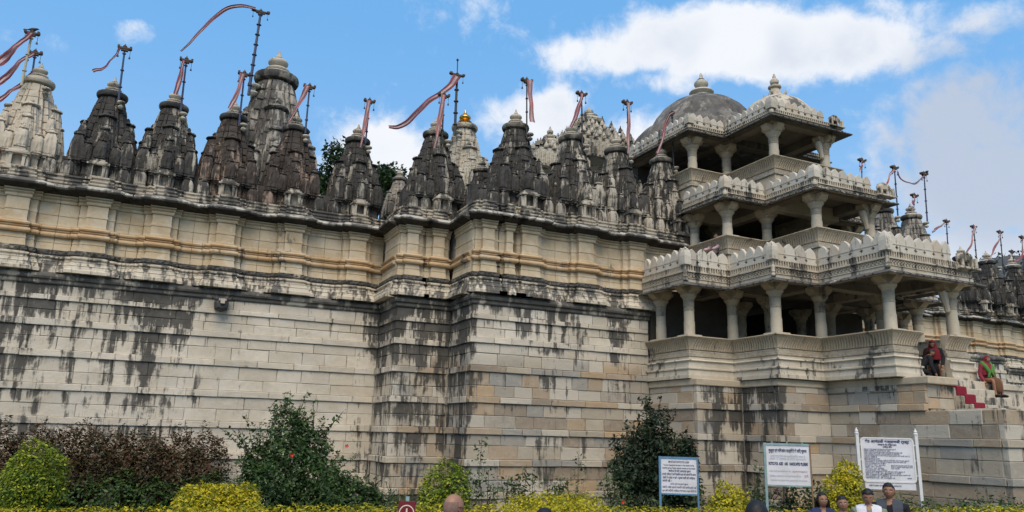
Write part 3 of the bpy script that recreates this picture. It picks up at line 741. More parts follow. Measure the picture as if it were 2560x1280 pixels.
# floors / ceilings
def slabs(path, z0, z1, inset, mat, name):
    n = len(path) // 2; mb = MB(); yprev = None
    cols = []
    L = path[:n]
    corners = [L[i] for i in range(len(L)) if i % 2 == 1]    # outer corners (x, y)
    yb = L[0][1]
    lasty = yb
    for (x, y) in corners:
        mb.box(x + inset, 2 * AX - x - inset, y + inset, lasty if lasty == yb else lasty + inset, z0, z1); lasty = y
    return part(mb, name, mat)
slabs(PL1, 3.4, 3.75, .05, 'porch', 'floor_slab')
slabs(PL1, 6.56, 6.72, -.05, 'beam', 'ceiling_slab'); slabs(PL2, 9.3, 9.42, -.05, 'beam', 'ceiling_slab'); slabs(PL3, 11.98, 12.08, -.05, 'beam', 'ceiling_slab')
# beams over the columns
def beams(path, z0, z1):
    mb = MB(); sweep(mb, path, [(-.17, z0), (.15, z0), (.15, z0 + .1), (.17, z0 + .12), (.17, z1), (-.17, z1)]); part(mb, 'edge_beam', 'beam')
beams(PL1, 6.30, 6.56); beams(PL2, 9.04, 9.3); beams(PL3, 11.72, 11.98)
# inner cross beams
def inner(zs, xs, ys):
    for x in xs: box_part('cross_beam', 'beam', (x - .13, x + .13, ys[0], ys[1], zs[0], zs[1]))
for z0, z1, xs, ys in ((6.32, 6.555, (14.9, 16.5, 19.2, 20.8), (15.4, 18.6)), (9.06, 9.295, (16.63, 19.07), (15.4, 18.9)), (11.74, 11.975, (16.6, 19.1), (16.9, 22))):
    inner((z0, z1), xs, ys)
for y, xa, xb, z0, z1 in ((15.2, 16.7, 19.0, 6.321, 6.553), (16.9, 15.1, 20.6, 6.318, 6.551), (17.15, 16.8, 18.9, 9.061, 9.293), (18.8, 16.8, 18.9, 11.741, 11.973)):
    box_part('cross_beam', 'beam', (xa, xb, y - .13, y + .13, z0, z1))
# columns
def column_meshes(h):
    mb = MB(); r = .142
    mb.box(-.24, .24, -.24, .24, 0, .05)
    mb.lathe([(r * 1.08, .05), (r * 1.08, .42 * h), (r * 1.0, .425 * h), (r, .70 * h), (r * .98, h * .71)], 20); sh = mb.mesh('shaft', M['column'], 30)
    mb = MB(); mb.lathe([(r * 1.0, 0), (r * 1.08, .01), (r * 1.08, .03), (r * 1.02, .04), (r * 1.06, .07), (r * 1.12, .13), (r * 1.06, .2), (r * 1.02, .22), (r * 1.1, .235), (r * 1.1, .26)], 16, ribs=8, ribd=.10, ribz=(.05, .19)); bd = mb.mesh('carved_collar', M['friezep'])
    mb = MB(); mb.lathe([(r * 1.0, 0), (r * 1.12, .02), (r * 1.15, .05), (r * 1.55, .12), (r * 1.62, .15), (r * 1.5, .17)], 20)
    for a in range(4):
        c, s = (1, 0, -1, 0)[a], (0, 1, 0, -1)[a]; rings = []
        for (d, zb) in ((.05, .15), (.17, .16), (.20, .20), (.25, .22), (.29, .26), (.34, .30), (.37, .34)):
            w = .13
            rings.append([(d * c - y * s, d * s + y * c, z) for y, z in ((-w, zb), (w, zb), (w, .40), (-w, .40))])
        mb.loft(rings)
    cp = mb.mesh('bracket_capital', M['porchwarm'])
    return sh, bd, cp
CM = {}
def column(x, y, z0, z1, mk=''):
    h = round(z1 - z0, 3)
    if h not in CM: CM[h] = column_meshes(h - .40)
    sh, bd, cp = CM[h]
    c = put('column', sh, pav); c.location = (x, y, z0)
    hh = (h - .40) * .71
    put('carved_collar', bd, c, (0, 0, hh), 0, (1, 1, ((h - .40) * .29) / .26)); put('bracket_capital', cp, c, (0, 0, h - .40))
    return c
for (x, y) in ((13.5, 18.35), (13.5, 17.05), (15.05, 17.05), (15.05, 15.35), (16.68, 15.35), (16.78, 13.22), (19.05, 13.15), (19.1, 15.35), (20.65, 15.35), (20.65, 17.05), (22.2, 17.05)):
    column(x, y, 4.87, 6.30)
for (x, y) in ((16.6, 17.2), (19.1, 17.2), (16.6, 18.4), (19.1, 18.4)): column(x, y, 3.75, 6.30)
for (x, y) in ((15.2, 18.8), (15.22, 17.3), (16.78, 17.3), (16.80, 15.36), (18.95, 15.36), (18.95, 17.3), (20.5, 17.3)): column(x, y, 8.0, 9.04)
for (x, y) in ((15.32, 18.95), (16.75, 18.95), (16.78, 16.82), (18.95, 16.82), (18.95, 18.95), (20.5, 18.95)): column(x, y, 10.62, 11.72)
for ch in pav.children:
    pass
# struts beside the right-hand columns (carved monster brackets)
for (x, y, z) in ((18.78, 13.10, 5.66), (18.70, 15.30, 8.42), (18.70, 16.76, 11.12)):
    mb = MB(); mb.tube([(x + .12, y, z - .14), (x + .06, y, z - .10), (x + .03, y, z + .05), (x - .02, y, z + .2), (x - .06, y, z + .34), (x - .1, y, z + .42)], [.03, .075, .07, .10, .11, .09], 8); part(mb, 'carved_strut', 'column', 40)
# eaves
def eave(path, zedge, root, out=.47, name='eave'):
    P, N = offs(path)
    mb = MB(); sweep(mb, path, [(-.1, root), (out, zedge + .05), (out + .015, zedge + .02), (out, zedge), (.16, zedge + .12), (-.1, zedge + .14)])
    e = part(mb, name, 'porchE')
    mb = MB()
    for i in range(len(P) - 1):
        d = (P[i + 1] - P[i]); L = d.length; d.normalize(); n = Vector((d.y, -d.x)); k = max(2, int(L / .24))
        for q in range(k + 1):
            c = P[i] + d * (q * L / k) + n * (out - .05); c2 = P[i] + d * (q * L / k) + n * (out + .03)
            mb.tube([(c.x, c.y, zedge + .075), (c2.x, c2.y, zedge + .035)], .022, 6)
    stuff(part(mb, 'eave_rolls', 'porchE', parent=e))
    return e
M['porchE'] = stone_mat('porch_eave_stone', (.43, .41, .365), (.31, .29, .25), stain=.75, streak=.5, bump=.5)
eave(PL1, 6.19, 6.52); eave(PL2, 9.02, 9.22, .45); eave(PL3, 11.74, 11.95, .45)
# parapets with merlons
def merlon_mesh(w, h, corner=False):
    hw = w / 2 - .006; n = .028; zc = .20 * h
    L = [(-hw, 0), (-hw, zc - .045), (-hw + .02, zc - .045), (-hw + .02, zc - .015), (-hw + .05, zc - .015), (-hw + .05, zc + .02), (-hw + .02, zc + .02), (-hw + .02, zc + .05), (-hw, zc + .05), (-hw, .40 * h), (-hw * .93, .43 * h), (-hw * .91, .60 * h), (-hw * .78, .75 * h), (-hw * .50, .88 * h), (-hw * .17, .97 * h), (0, 1.03 * h)]
    R = [(-x, z) for x, z in reversed(L[:-1])]
    out = L + R; mb = MB(); t2 = .055
    A = [(x, -t2, z) for x, z in out]; B = [(x, t2, z) for x, z in out]; m = len(out)
    mb.raw(A + B, [tuple(range(m)), tuple(range(m, 2 * m))] + [(k, (k + 1) % m, m + (k + 1) % m, m + k) for k in range(m)])
    mb.box(-hw, hw, -t2 - .012, -t2 + .002, .36 * h, .39 * h)
    return mb.mesh('merlon', M['merlon'])
def corner_merlon(h):
    mb = MB(); w = .11
    mb.loft([[(x * s * w, y * s * w, z * h) for x, y in ((-1, -1), (1, -1), (1, 1), (-1, 1))] for s, z in ((1.05, 0), (1.05, .5), (.9, .72), (.55, .92), (.05, 1.06))])
    return mb.mesh('corner_merlon', M['merlon'])
def parapet(path, o, zb, ztop, zmer, right_limit, wm=.335, lat=True, course=True):
    pp = MB(); H = ztop - zb
    prof = [(o - .10, zb)]
    if course: prof += [(o + .02, zb), (o + .03, zb + .02), (o + .02, zb + .30 * H), (o + .045, zb + .32 * H), (o + .02, zb + .35 * H), (o - .015, zb + .36 * H), (o - .015, zb + .60 * H), (o + .05, zb + .64 * H), (o + .05, zb + .70 * H)]
    else: prof += [(o - .01, zb), (o - .01, zb + .40 * H), (o + .05, zb + .44 * H), (o + .05, zb + .50 * H)]
    z1 = prof[-1][1]
    prof += [(o - .03, z1), (o - .03, ztop), (o - .10, ztop)]
    sweep(pp, path, prof); par = part(pp, 'parapet', 'porch')
    P0 = [Vector(p) for p in path]; P, N = offs(path)
    Q = [p + n * o for p, n in zip(P, N)]
    lt = MB(); tr = MB()
    mm = {}; cmesh = corner_merlon(zmer)
    for i in range(len(Q) - 1):
        d = (Q[i + 1] - Q[i]); L = d.length; d.normalize(); n = Vector((d.y, -d.x)); ang = math.atan2(d.y, d.x)
        # lattice screen: rails and bars
        zl0, zl1 = z1, ztop
        for za, zc in ((zl0, zl0 + .018), (zl1 - .02, zl1)):
            a = Q[i]; b = Q[i + 1]
            ps = [(a.x, a.y, za), (b.x, b.y, za), (b.x, b.y, zc), (a.x, a.y, zc)]
            qs = [(p[0] + n.x * .02, p[1] + n.y * .02, p[2]) for p in ps]; rs = [(p[0] - n.x * .03, p[1] - n.y * .03, p[2]) for p in ps]
            lt.raw(qs + rs, [(0, 1, 2, 3), (0, 1, 5, 4), (2, 3, 7, 6)])
        k = max(3, int(L / .085))
        for q in range(k + 1):
            c = Q[i] + d * (q * L / k); w = .016
            a = c - d * w; b = c + d * w
            ps = [(a.x, a.y, zl0), (b.x, b.y, zl0), (b.x, b.y, zl1), (a.x, a.y, zl1)]
            lt.raw([(p[0] + n.x * .018, p[1] + n.y * .018, p[2]) for p in ps] + [(p[0] - n.x * .03, p[1] - n.y * .03, p[2]) for p in ps], [(0, 1, 2, 3), (0, 3, 7, 4), (1, 2, 6, 5)])
        # trefoil pendants
        zt = zb + (.60 if course else .40) * H
        k = max(3, int(L / .11))
        for q in range(k):
            c = Q[i] + d * ((q + .5) * L / k); h_ = (.20 if course else .30) * H
            for (sa, sb, za, zc) in ((-.018, .018, zt - h_, zt), (-.04, .04, zt - h_ * .55, zt - h_ * .2)):
                a = c + d * sa; b = c + d * sb
                ps = [(a.x, a.y, za), (b.x, b.y, za), (b.x, b.y, zc), (a.x, a.y, zc)]
                tr.raw([(p[0] + n.x * .022, p[1] + n.y * .022, p[2]) for p in ps] + [(p[0] - n.x * .015, p[1] - n.y * .015, p[2]) for p in ps], [(0, 1, 2, 3), (0, 3, 7, 4), (1, 2, 6, 5), (0, 1, 5, 4)])
        if Q[i].x > right_limit and Q[i + 1].x > right_limit: continue
        Lm = L; 
        s1 = L
        if Q[i + 1].x > right_limit + .3: s1 = (right_limit - Q[i].x) if abs(d.x) > .5 else L
        k = max(1, round((s1 - .1) / wm)); w = (s1 - .06) / k; key = round(w, 2)
        if key not in mm: mm[key] = merlon_mesh(w, zmer)
        for q in range(k):
            c = Q[i] + d * (.05 + (q + .5) * w) - n * .045
            mo = put('merlon', mm[key], par, (c.x, c.y, ztop + .002), ang + rng.uniform(-.03, .03), (1, 1, rng.uniform(.92, 1.04))); mo.rotation_euler.x = rng.uniform(-.03, .03)
    stuff(part(lt, 'lattice_band', 'porch', parent=par)); stuff(part(tr, 'pendant_band', 'porch', parent=par))
    for i in range(1, len(Q) - 1):
        a = (Q[i] - Q[i - 1]).normalized(); b = (Q[i + 1] - Q[i]).normalized()
        if a.x * b.y - a.y * b.x > 0 and Q[i].x < right_limit + .2:      # convex corner
            c = Q[i] - (N[i] * .04); put('corner_merlon', cmesh, par, (c.x, c.y, ztop + .001))
            c2 = Q[i] + N[i] * .02      # corner bracket figure
            mb = MB(); zc = zb + .15 * H
            mb.lathe([(.03, zc), (.07, zc + .03), (.075, zc + .07), (.055, zc + .09), (.06, zc + .14), (.07, zc + .25 * H), (.05, zc + .4 * H), (.06, zc + .5 * H), (.035, zc + .58 * H)], 10, c2.x, c2.y)
            part(mb, 'corner_figure', 'porch', 40, par)
    return par
parapet(PL1, .25, 6.25, 6.82, .49, 18.7)
parapet(PL2, .22, 9.12, 9.42, .40, 18.7, wm=.31, course=False)
parapet(PL3, .22, 11.86, 12.10, .38, 18.6, wm=.27, course=False)
# small dome over the top storey
mb = MB(); mb.lathe([(1.30, 0), (1.30, .12), (1.26, .3), (1.12, .62), (.86, .92), (.55, 1.12), (.28, 1.22), (.2, 1.25)], 40, 18.1, 17.95, 12.2); d1 = part(mb, 'small_dome', 'porch', 50)
mb = MB(); cx_, cy_ = 18.1, 17.95
mb.lathe([(.34, 0), (.30, .06), (.22, .16), (.17, .30), (.14, .36), (.22, .39), (.22, .44), (.10, .47), (.09, .52), (.14, .56), (.15, .64), (.10, .72), (.05, .75), (.06, .79), (.02, .92)], 16, cx_, cy_, 13.40)
for a in range(4):
    q = a * math.pi / 2 + .5; mb.tube([(cx_ + .2 * math.cos(q), cy_ + .2 * math.sin(q), 13.42), (cx_ + .36 * math.cos(q), cy_ + .36 * math.sin(q), 13.54), (cx_ + .38 * math.cos(q), cy_ + .38 * math.sin(q), 13.62)], [.07, .05, .015], 6)
part(mb, 'dome_finial', 'porch', 40)
# dark hall behind the balconies
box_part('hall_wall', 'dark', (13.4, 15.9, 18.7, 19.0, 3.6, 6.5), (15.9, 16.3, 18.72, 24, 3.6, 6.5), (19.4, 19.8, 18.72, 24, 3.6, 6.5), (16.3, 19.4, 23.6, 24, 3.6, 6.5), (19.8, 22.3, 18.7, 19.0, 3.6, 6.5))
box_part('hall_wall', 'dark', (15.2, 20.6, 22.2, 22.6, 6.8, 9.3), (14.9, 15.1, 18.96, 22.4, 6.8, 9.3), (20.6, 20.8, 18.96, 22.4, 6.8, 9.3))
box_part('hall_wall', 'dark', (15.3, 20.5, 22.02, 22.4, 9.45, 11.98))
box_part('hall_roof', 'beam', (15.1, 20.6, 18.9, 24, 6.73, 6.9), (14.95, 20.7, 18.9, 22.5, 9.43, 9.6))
# inner piers seen through the storeys
for (x, y, z0, z1) in ((16.7, 18.9, 9.6, 11.72), (18.9, 18.5, 6.9, 9.04), (16.7, 19.6, 6.9, 9.04)):
    column(x, y, z0, z1)
# children keep world coordinates
inv = Matrix.Translation(-pav.location)
for ch in pav.children: ch.matrix_parent_inverse = inv

# stairs and right flank
st = thing('entrance_stairs', 'short stone stair with pale flank at the pavilion entrance', 'stairs', (18.5, 12.4, 2.93))
STEPS = [(3.70, 12.52, 13.4), (3.48, 12.30, 12.52), (3.28, 12.09, 12.30), (3.08, 11.88, 12.09)]
for z1, y0, y1 in STEPS:
    mb = MB(); mb.box(17.62, 19.44, y0, y1 - .002, 2.935, z1, bev=.012); mb.build('step', M['porch'], st)
mb = MB(); mb.box(19.46, 20.35, 12.35, 14.4, 2.935, 3.50, bev=.01); mb.build('flank_wall', M['porch'], st)
mb = MB(); mb.box(19.40, 20.42, 12.29, 14.4, 3.505, 3.66, bev=.015); mb.build('flank_coping', M['porch'], st)
mb = MB(); mb.box(17.61, 22, 13.42, 15.3, 2.935, 3.70); mb.build('landing', M['porch'], st)
reloc(st)
cpt = thing('stair_carpet', 'dark red carpet laid down the entrance stairs', 'carpet', (18.3, 12.4, 3.2))
for z1, y0, y1 in STEPS:
    mb = MB(); mb.box(17.66, 18.04, y0 - .03, y1 - .02, z1 + .002, z1 + .04, bev=.018); mb.box(17.66, 18.04, y0 - .036, y0 - .004, z1 - .19, z1 + .03, bev=.015); mb.build('carpet_fold', M['carpet'], cpt)
reloc(cpt)

# elephants on the parapet corners
def elephant(x, y, z, s, label):
    t = thing('elephant_statue', label, 'statue', (x, y, z), 'stone elephants on the parapets', sc=s)
    me = bpy.data.meshes.new('body')
    V = [(0, 0, .42), (-.22, 0, .43), (-.36, 0, .40), (.18, 0, .44), (.33, 0, .52), (.46, 0, .50), (.53, 0, .38), (.55, 0, .22), (.54, 0, .08), (.60, 0, .04)]
    E = [(0, 1), (1, 2), (0, 3), (3, 4), (4, 5), (5, 6), (6, 7), (7, 8), (8, 9)]; R = [.20, .19, .12, .185, .14, .115, .065, .05, .04, .03]
    for (bx, k) in ((-.24, 1), (.18, 3)):
        for sy_ in (-.1, .1):
            i = len(V); V += [(bx, sy_, .26), (bx + .01, sy_, .12), (bx + .01, sy_, .0)]; E += [(k, i), (i, i + 1), (i + 1, i + 2)]; R += [.085, .07, .072]
    i = len(V); V += [(-.45, 0, .30), (-.46, 0, .12)]; E += [(2, i), (i, i + 1)]; R += [.03, .02]
    me.from_pydata(V, E, []); me.materials.append(M['porch'])
    o = put('body', me, t); md = o.modifiers.new('skin', 'SKIN'); me.skin_vertices  # layer appears with the modifier
    if not me.skin_vertices: pass
    for k, sv in enumerate(me.skin_vertices[0].data): sv.radius = (R[k], R[k]); sv.use_root = (k == 0)
    ss = o.modifiers.new('sub', 'SUBSURF'); ss.levels = 1; ss.render_levels = 2
    for sy_ in (-1, 1):
        mb = MB(); mb.loft([[(.30, sy_ * .12, .60), (.24, sy_ * .19, .46), (.30, sy_ * .17, .34), (.37, sy_ * .13, .44)], [(.31, sy_ * .14, .60), (.23, sy_ * .22, .46), (.30, sy_ * .20, .33), (.385, sy_ * .15, .44)]]); mb.build('ear', M['porch'], t)
        mb = MB(); mb.tube([(.50, sy_ * .07, .36), (.58, sy_ * .08, .30), (.66, sy_ * .07, .33)], [.02, .016, .006], 6); mb.build('tusk', M['porch'], t)
    mb = MB(); mb.box(-.52, .78, -.22, .22, -.10, -.002, bev=.015); mb.box(.62, .76, -.12, .12, -.002, .45, bev=.02); mb.build('plinth_slab', M['porch'], t)
    mb = MB(); mb.box(-.16, .12, -.21, .21, .50, .64, bev=.04); mb.build('saddle_cloth', M['porch'], t)
    return t
elephant(19.15, 12.72, 6.70, .62, 'stone elephant statue beside the lowest parapet')
elephant(19.15, 14.95, 9.32, .56, 'stone elephant statue beside the middle parapet')
elephant(19.02, 16.42, 12.05, .50, 'stone elephant statue beside the top parapet')

# great dome behind the pavilion
dm = thing('great_dome', 'large grey plastered dome with stone finial behind the top storey', 'dome', (AX - .1, 21.3, 12.0))
mb = MB(); mb.lathe([(2.72, -.2), (2.74, .15), (2.70, .5), (2.58, .85), (2.36, 1.10), (2.12, 1.26), (2.02, 1.32), (1.94, 1.45), (1.78, 1.75), (1.52, 2.08), (1.18, 2.36), (.80, 2.56), (.42, 2.66), (.38, 2.67)], 64); mb.build('shell', M['dome'], dm, 60)
mb = MB(); mb.lathe([(.42, 0), (.40, .14), (.34, .16), (.34, .2), (.42, .24), (.46, .30), (.42, .36), (.26, .42), (.14, .45), (.13, .48), (.22, .54), (.27, .63), (.26, .72), (.17, .80), (.10, .83), (.13, .86), (.08, .90), (.06, 1.02), (.02, 1.12)], 28, ribs=0); mb.build('finial', M['pot'], dm, 50, (0, 0, 2.62))

# side roof parapets seen between the spires, with stepped bell roofs
def samvarana(px, py, Y, w, h, label, tiers=6):
    p = at_y(px, py, Y); t = thing('stepped_roof', label, 'roof', (p.x, Y, p.z - h), 'stepped bell-covered roofs')
    mb = MB(); bells = MB()
    for k in range(tiers):
        f = 1 - k / tiers; a = w * (f * .92 + .08); z0 = h * .80 * k / tiers; z1 = h * .80 * (k + 1) / tiers
        mb.box(-a, a, -a, a, z0, z0 + (z1 - z0) * .45); mb.box(-a * .94, a * .94, -a * .94, a * .94, z0 + (z1 - z0) * .45, z1)
        n = max(2, int(a * 2 / .34))
        for q in range(n + 1):
            s_ = -a + 2 * a * q / n
            for (bx, by) in ((s_, -a), (-a, s_), (a, s_)):
                r = .085
                bells.lathe([(r, 0), (r * 1.05, .06), (r * .8, .14), (r * .45, .2), (r * .2, .23), (r * .28, .26), (r * .05, .30)], 8, bx, by, z1 - .02)
    mb.box(-w * 1.02, w * 1.02, -w * 1.02, w * 1.02, -.55, -.001)
    mb.build('tiers', M['carved'], t); stuff(bells.build('bell_caps', M['carved'], t))
    bars = MB(); n = int(2 * w / .16)
    for q in range(n + 1):
        s_ = -w + 2 * w * q / n
        bars.box(s_ - .035, s_ + .035, -w * 1.02 - .05, -w * 1.02 + .02, -.5, -.05); bars.box(-w * 1.02 - .05, -w * 1.02 + .02, s_ - .035, s_ + .035, -.5, -.05)
    stuff(bars.build('fluted_panels', M['carved'], t))
    mb = MB(); r = w * .38
    mb.lathe([(r * .6, 0), (r * .6, .06), (r, .1), (r * 1.05, .2), (r * .9, .28), (r * .5, .32), (r * .45, .36), (r * .62, .4), (r * .6, .48), (r * .2, .52), (r * .15, .56), (r * .3, .62), (r * .3, .7), (r * .15, .76), (r * .05, .9)], 32, ribs=16, ribd=.08, ribz=(.1, .25)); mb.build('crowning_disc', M['carved'], t, 40, (0, 0, h * .72))
    return t
samvarana(1472, 287, 25.8, 1.75, 2.0, 'pale stepped roof covered with small bells behind the wide bay')
samvarana(1375, 355, 25.0, 1.1, .9, 'lower pale stepped roof with small figures left of the bell-covered roof', 4)
# pale parapet between spires, seen left of the great dome
rp = thing('roof_parapet', 'pale merlon parapet glimpsed between the wide-bay spires', 'parapet', (13, 24, 8.4))
a, b = at_y(1478, 420, 23.5), at_y(1520, 395, 22.6)
mm_ = merlon_mesh(.34, .5); 
mb = MB(); sweep(mb, [(12.6, 24.6), (12.6, 22.3), (15.0, 22.3)], [(-.3, 8.4), (.05, 8.4), (.05, 9.9), (.12, 9.95), (.12, 10.15), (-.3, 10.15)]); mb.build('band', M['porch'], rp)
for q in range(6): put('merlon', mm_, rp, (12.55, 22.5 + q * .36, 10.16), math.pi / 2)
for q in range(6): put('merlon', mm_, rp, (12.75 + q * .36, 22.2, 10.16), 0)
reloc(rp)
# ------------------------------------------------------------------ flagpoles and banners
def catmull(pts, n=8):
    pts = [Vector(p) for p in pts]; P = [pts[0] * 2 - pts[1]] + pts + [pts[-1] * 2 - pts[-2]]; out = []
    for i in range(1, len(P) - 2):
        for k in range(n):
            t = k / n; a, b, c, d = P[i - 1], P[i], P[i + 1], P[i + 2]
            out.append(.5 * ((2 * b) + (c - a) * t + (2 * a - 5 * b + 4 * c - d) * t * t + (3 * b - a - 3 * c + d) * t ** 3))
    out.append(pts[-1]); return out
def ribbon(pts, width, twist=.35, seed=0, wave=1.0):
    C = catmull(pts, 8); mb = MB(); r = random.Random(seed); rows = []
    ph = r.uniform(0, 6)
    for i, c in enumerate(C):
        t = (C[min(i + 1, len(C) - 1)] - C[max(i - 1, 0)]).normalized(); f = i / (len(C) - 1)
        side = t.cross(Vector((0, 1, 0)));
        if side.length < .1: side = Vector((1, 0, 0))
        side.normalize(); dep = t.cross(side).normalized()
        a = twist * math.sin(ph + f * 5.0); sd = side * math.cos(a) + dep * math.sin(a)
        w = width[0] + (width[1] - width[0]) * f if hasattr(width, '__len__') else width
        wav = dep * (.05 * wave * math.sin(ph * 2 + f * 11)) + side * wave * (.010 * math.sin(ph + f * 13) + .005 * math.sin(ph * 3 + f * 31)); w *= 1 + .18 * math.sin(ph * 1.7 + f * 7)
        rows.append([c + wav + sd * (w * (k / 6 - .5)) + dep * (.012 * math.sin(k * 1.6 + f * 9)) for k in range(7)])
    for a, b in zip(rows[:-1], rows[1:]):
        for k in range(6):
            mb.face([a[k], a[k + 1], b[k + 1], b[k]], 1 if k in (2, 3) else 0)
    return mb
def flagpole(label, base, top, Y, flag, fw, mk='pole', r=.028, tip=None, bracket=.3, pale=False, seed=1, dY=-.12, bells=True):
    b = at_y(*base, Y); tp = at_y(*top, Y); h = (tp - b).length
    up = Vector((b.x, Y, b.z + (tp.z - b.z)))
    t = thing('flagpole', label, 'flagpole', (b.x, Y, b.z), 'flagpoles with red and white banners')
    L = tp - b; mb = MB()
    mb.tube([(0, 0, -.1), tuple(L)], [r, r * .8], 8)
    n = max(2, int(h / .42))
    for k in range(1, n + 1):
        c = L * ((k - .3) / n); mb.tube([tuple(c - L.normalized() * .014), tuple(c + L.normalized() * .014)], r * 1.7, 8)
    mb.build('pole', M[mk], t, 40)
    if tip is not None:
        q = at_y(*tip, Y) - b; mb = MB(); mb.tube([tuple(L), tuple(q)], r * .35, 6); mb.lathe([(.01, 0), (.045, .04), (.045, .08), (.01, .12)], 8, q.x, q.y, q.z - .06); mb.build('tip_rod', M[mk], t)
    bk = MB(); w = bracket
    bk.box(L.x - w * .55, L.x + w * .55, -.06, .06, L.z - .02, L.z + .03); bk.box(L.x - w * .62, L.x - w * .42, -.07, .07, L.z + .0, L.z + .07); bk.box(L.x + w * .42, L.x + w * .62, -.07, .07, L.z + .0, L.z + .07)
    bk.box(L.x - w * .3, L.x + w * .3, -.05, .05, L.z - .07, L.z - .02); bk.lathe([(.05, 0), (.06, .04), (.02, .09), (.005, .13)], 8, L.x, 0, L.z + .03)
    ob = bk.build('bracket', M['bracket'], t)
    if bells:
        for sx in (-.5, .5):
            mb = MB(); x = L.x + sx * w; mb.tube([(x, 0, L.z), (x, 0, L.z - .22)], .006, 5); mb.lathe([(.004, .05), (.015, .04), (.026, 0), (.03, -.02)], 8, x, 0, L.z - .26); mb.build('hanging_bell', M['poledark'], t)
    if flag:
        pts = []
        for i, q in enumerate(flag):
            v = at_y(*q, Y + dY * (1 + .3 * i)) - b; pts.append(v)
        drop = abs(pts[-1].z - pts[0].z) / max(.01, (pts[-1] - pts[0]).length); fw = tuple(q * (1.0 if drop > .9 else .82) for q in fw); mb = ribbon(pts, fw, .10 if drop > .9 else .3, seed, .35 if drop > .9 else .8); rm = M['redpale'] if pale else M['red']
        mb.build('banner', [rm, M['white']], t, 60)
    return t
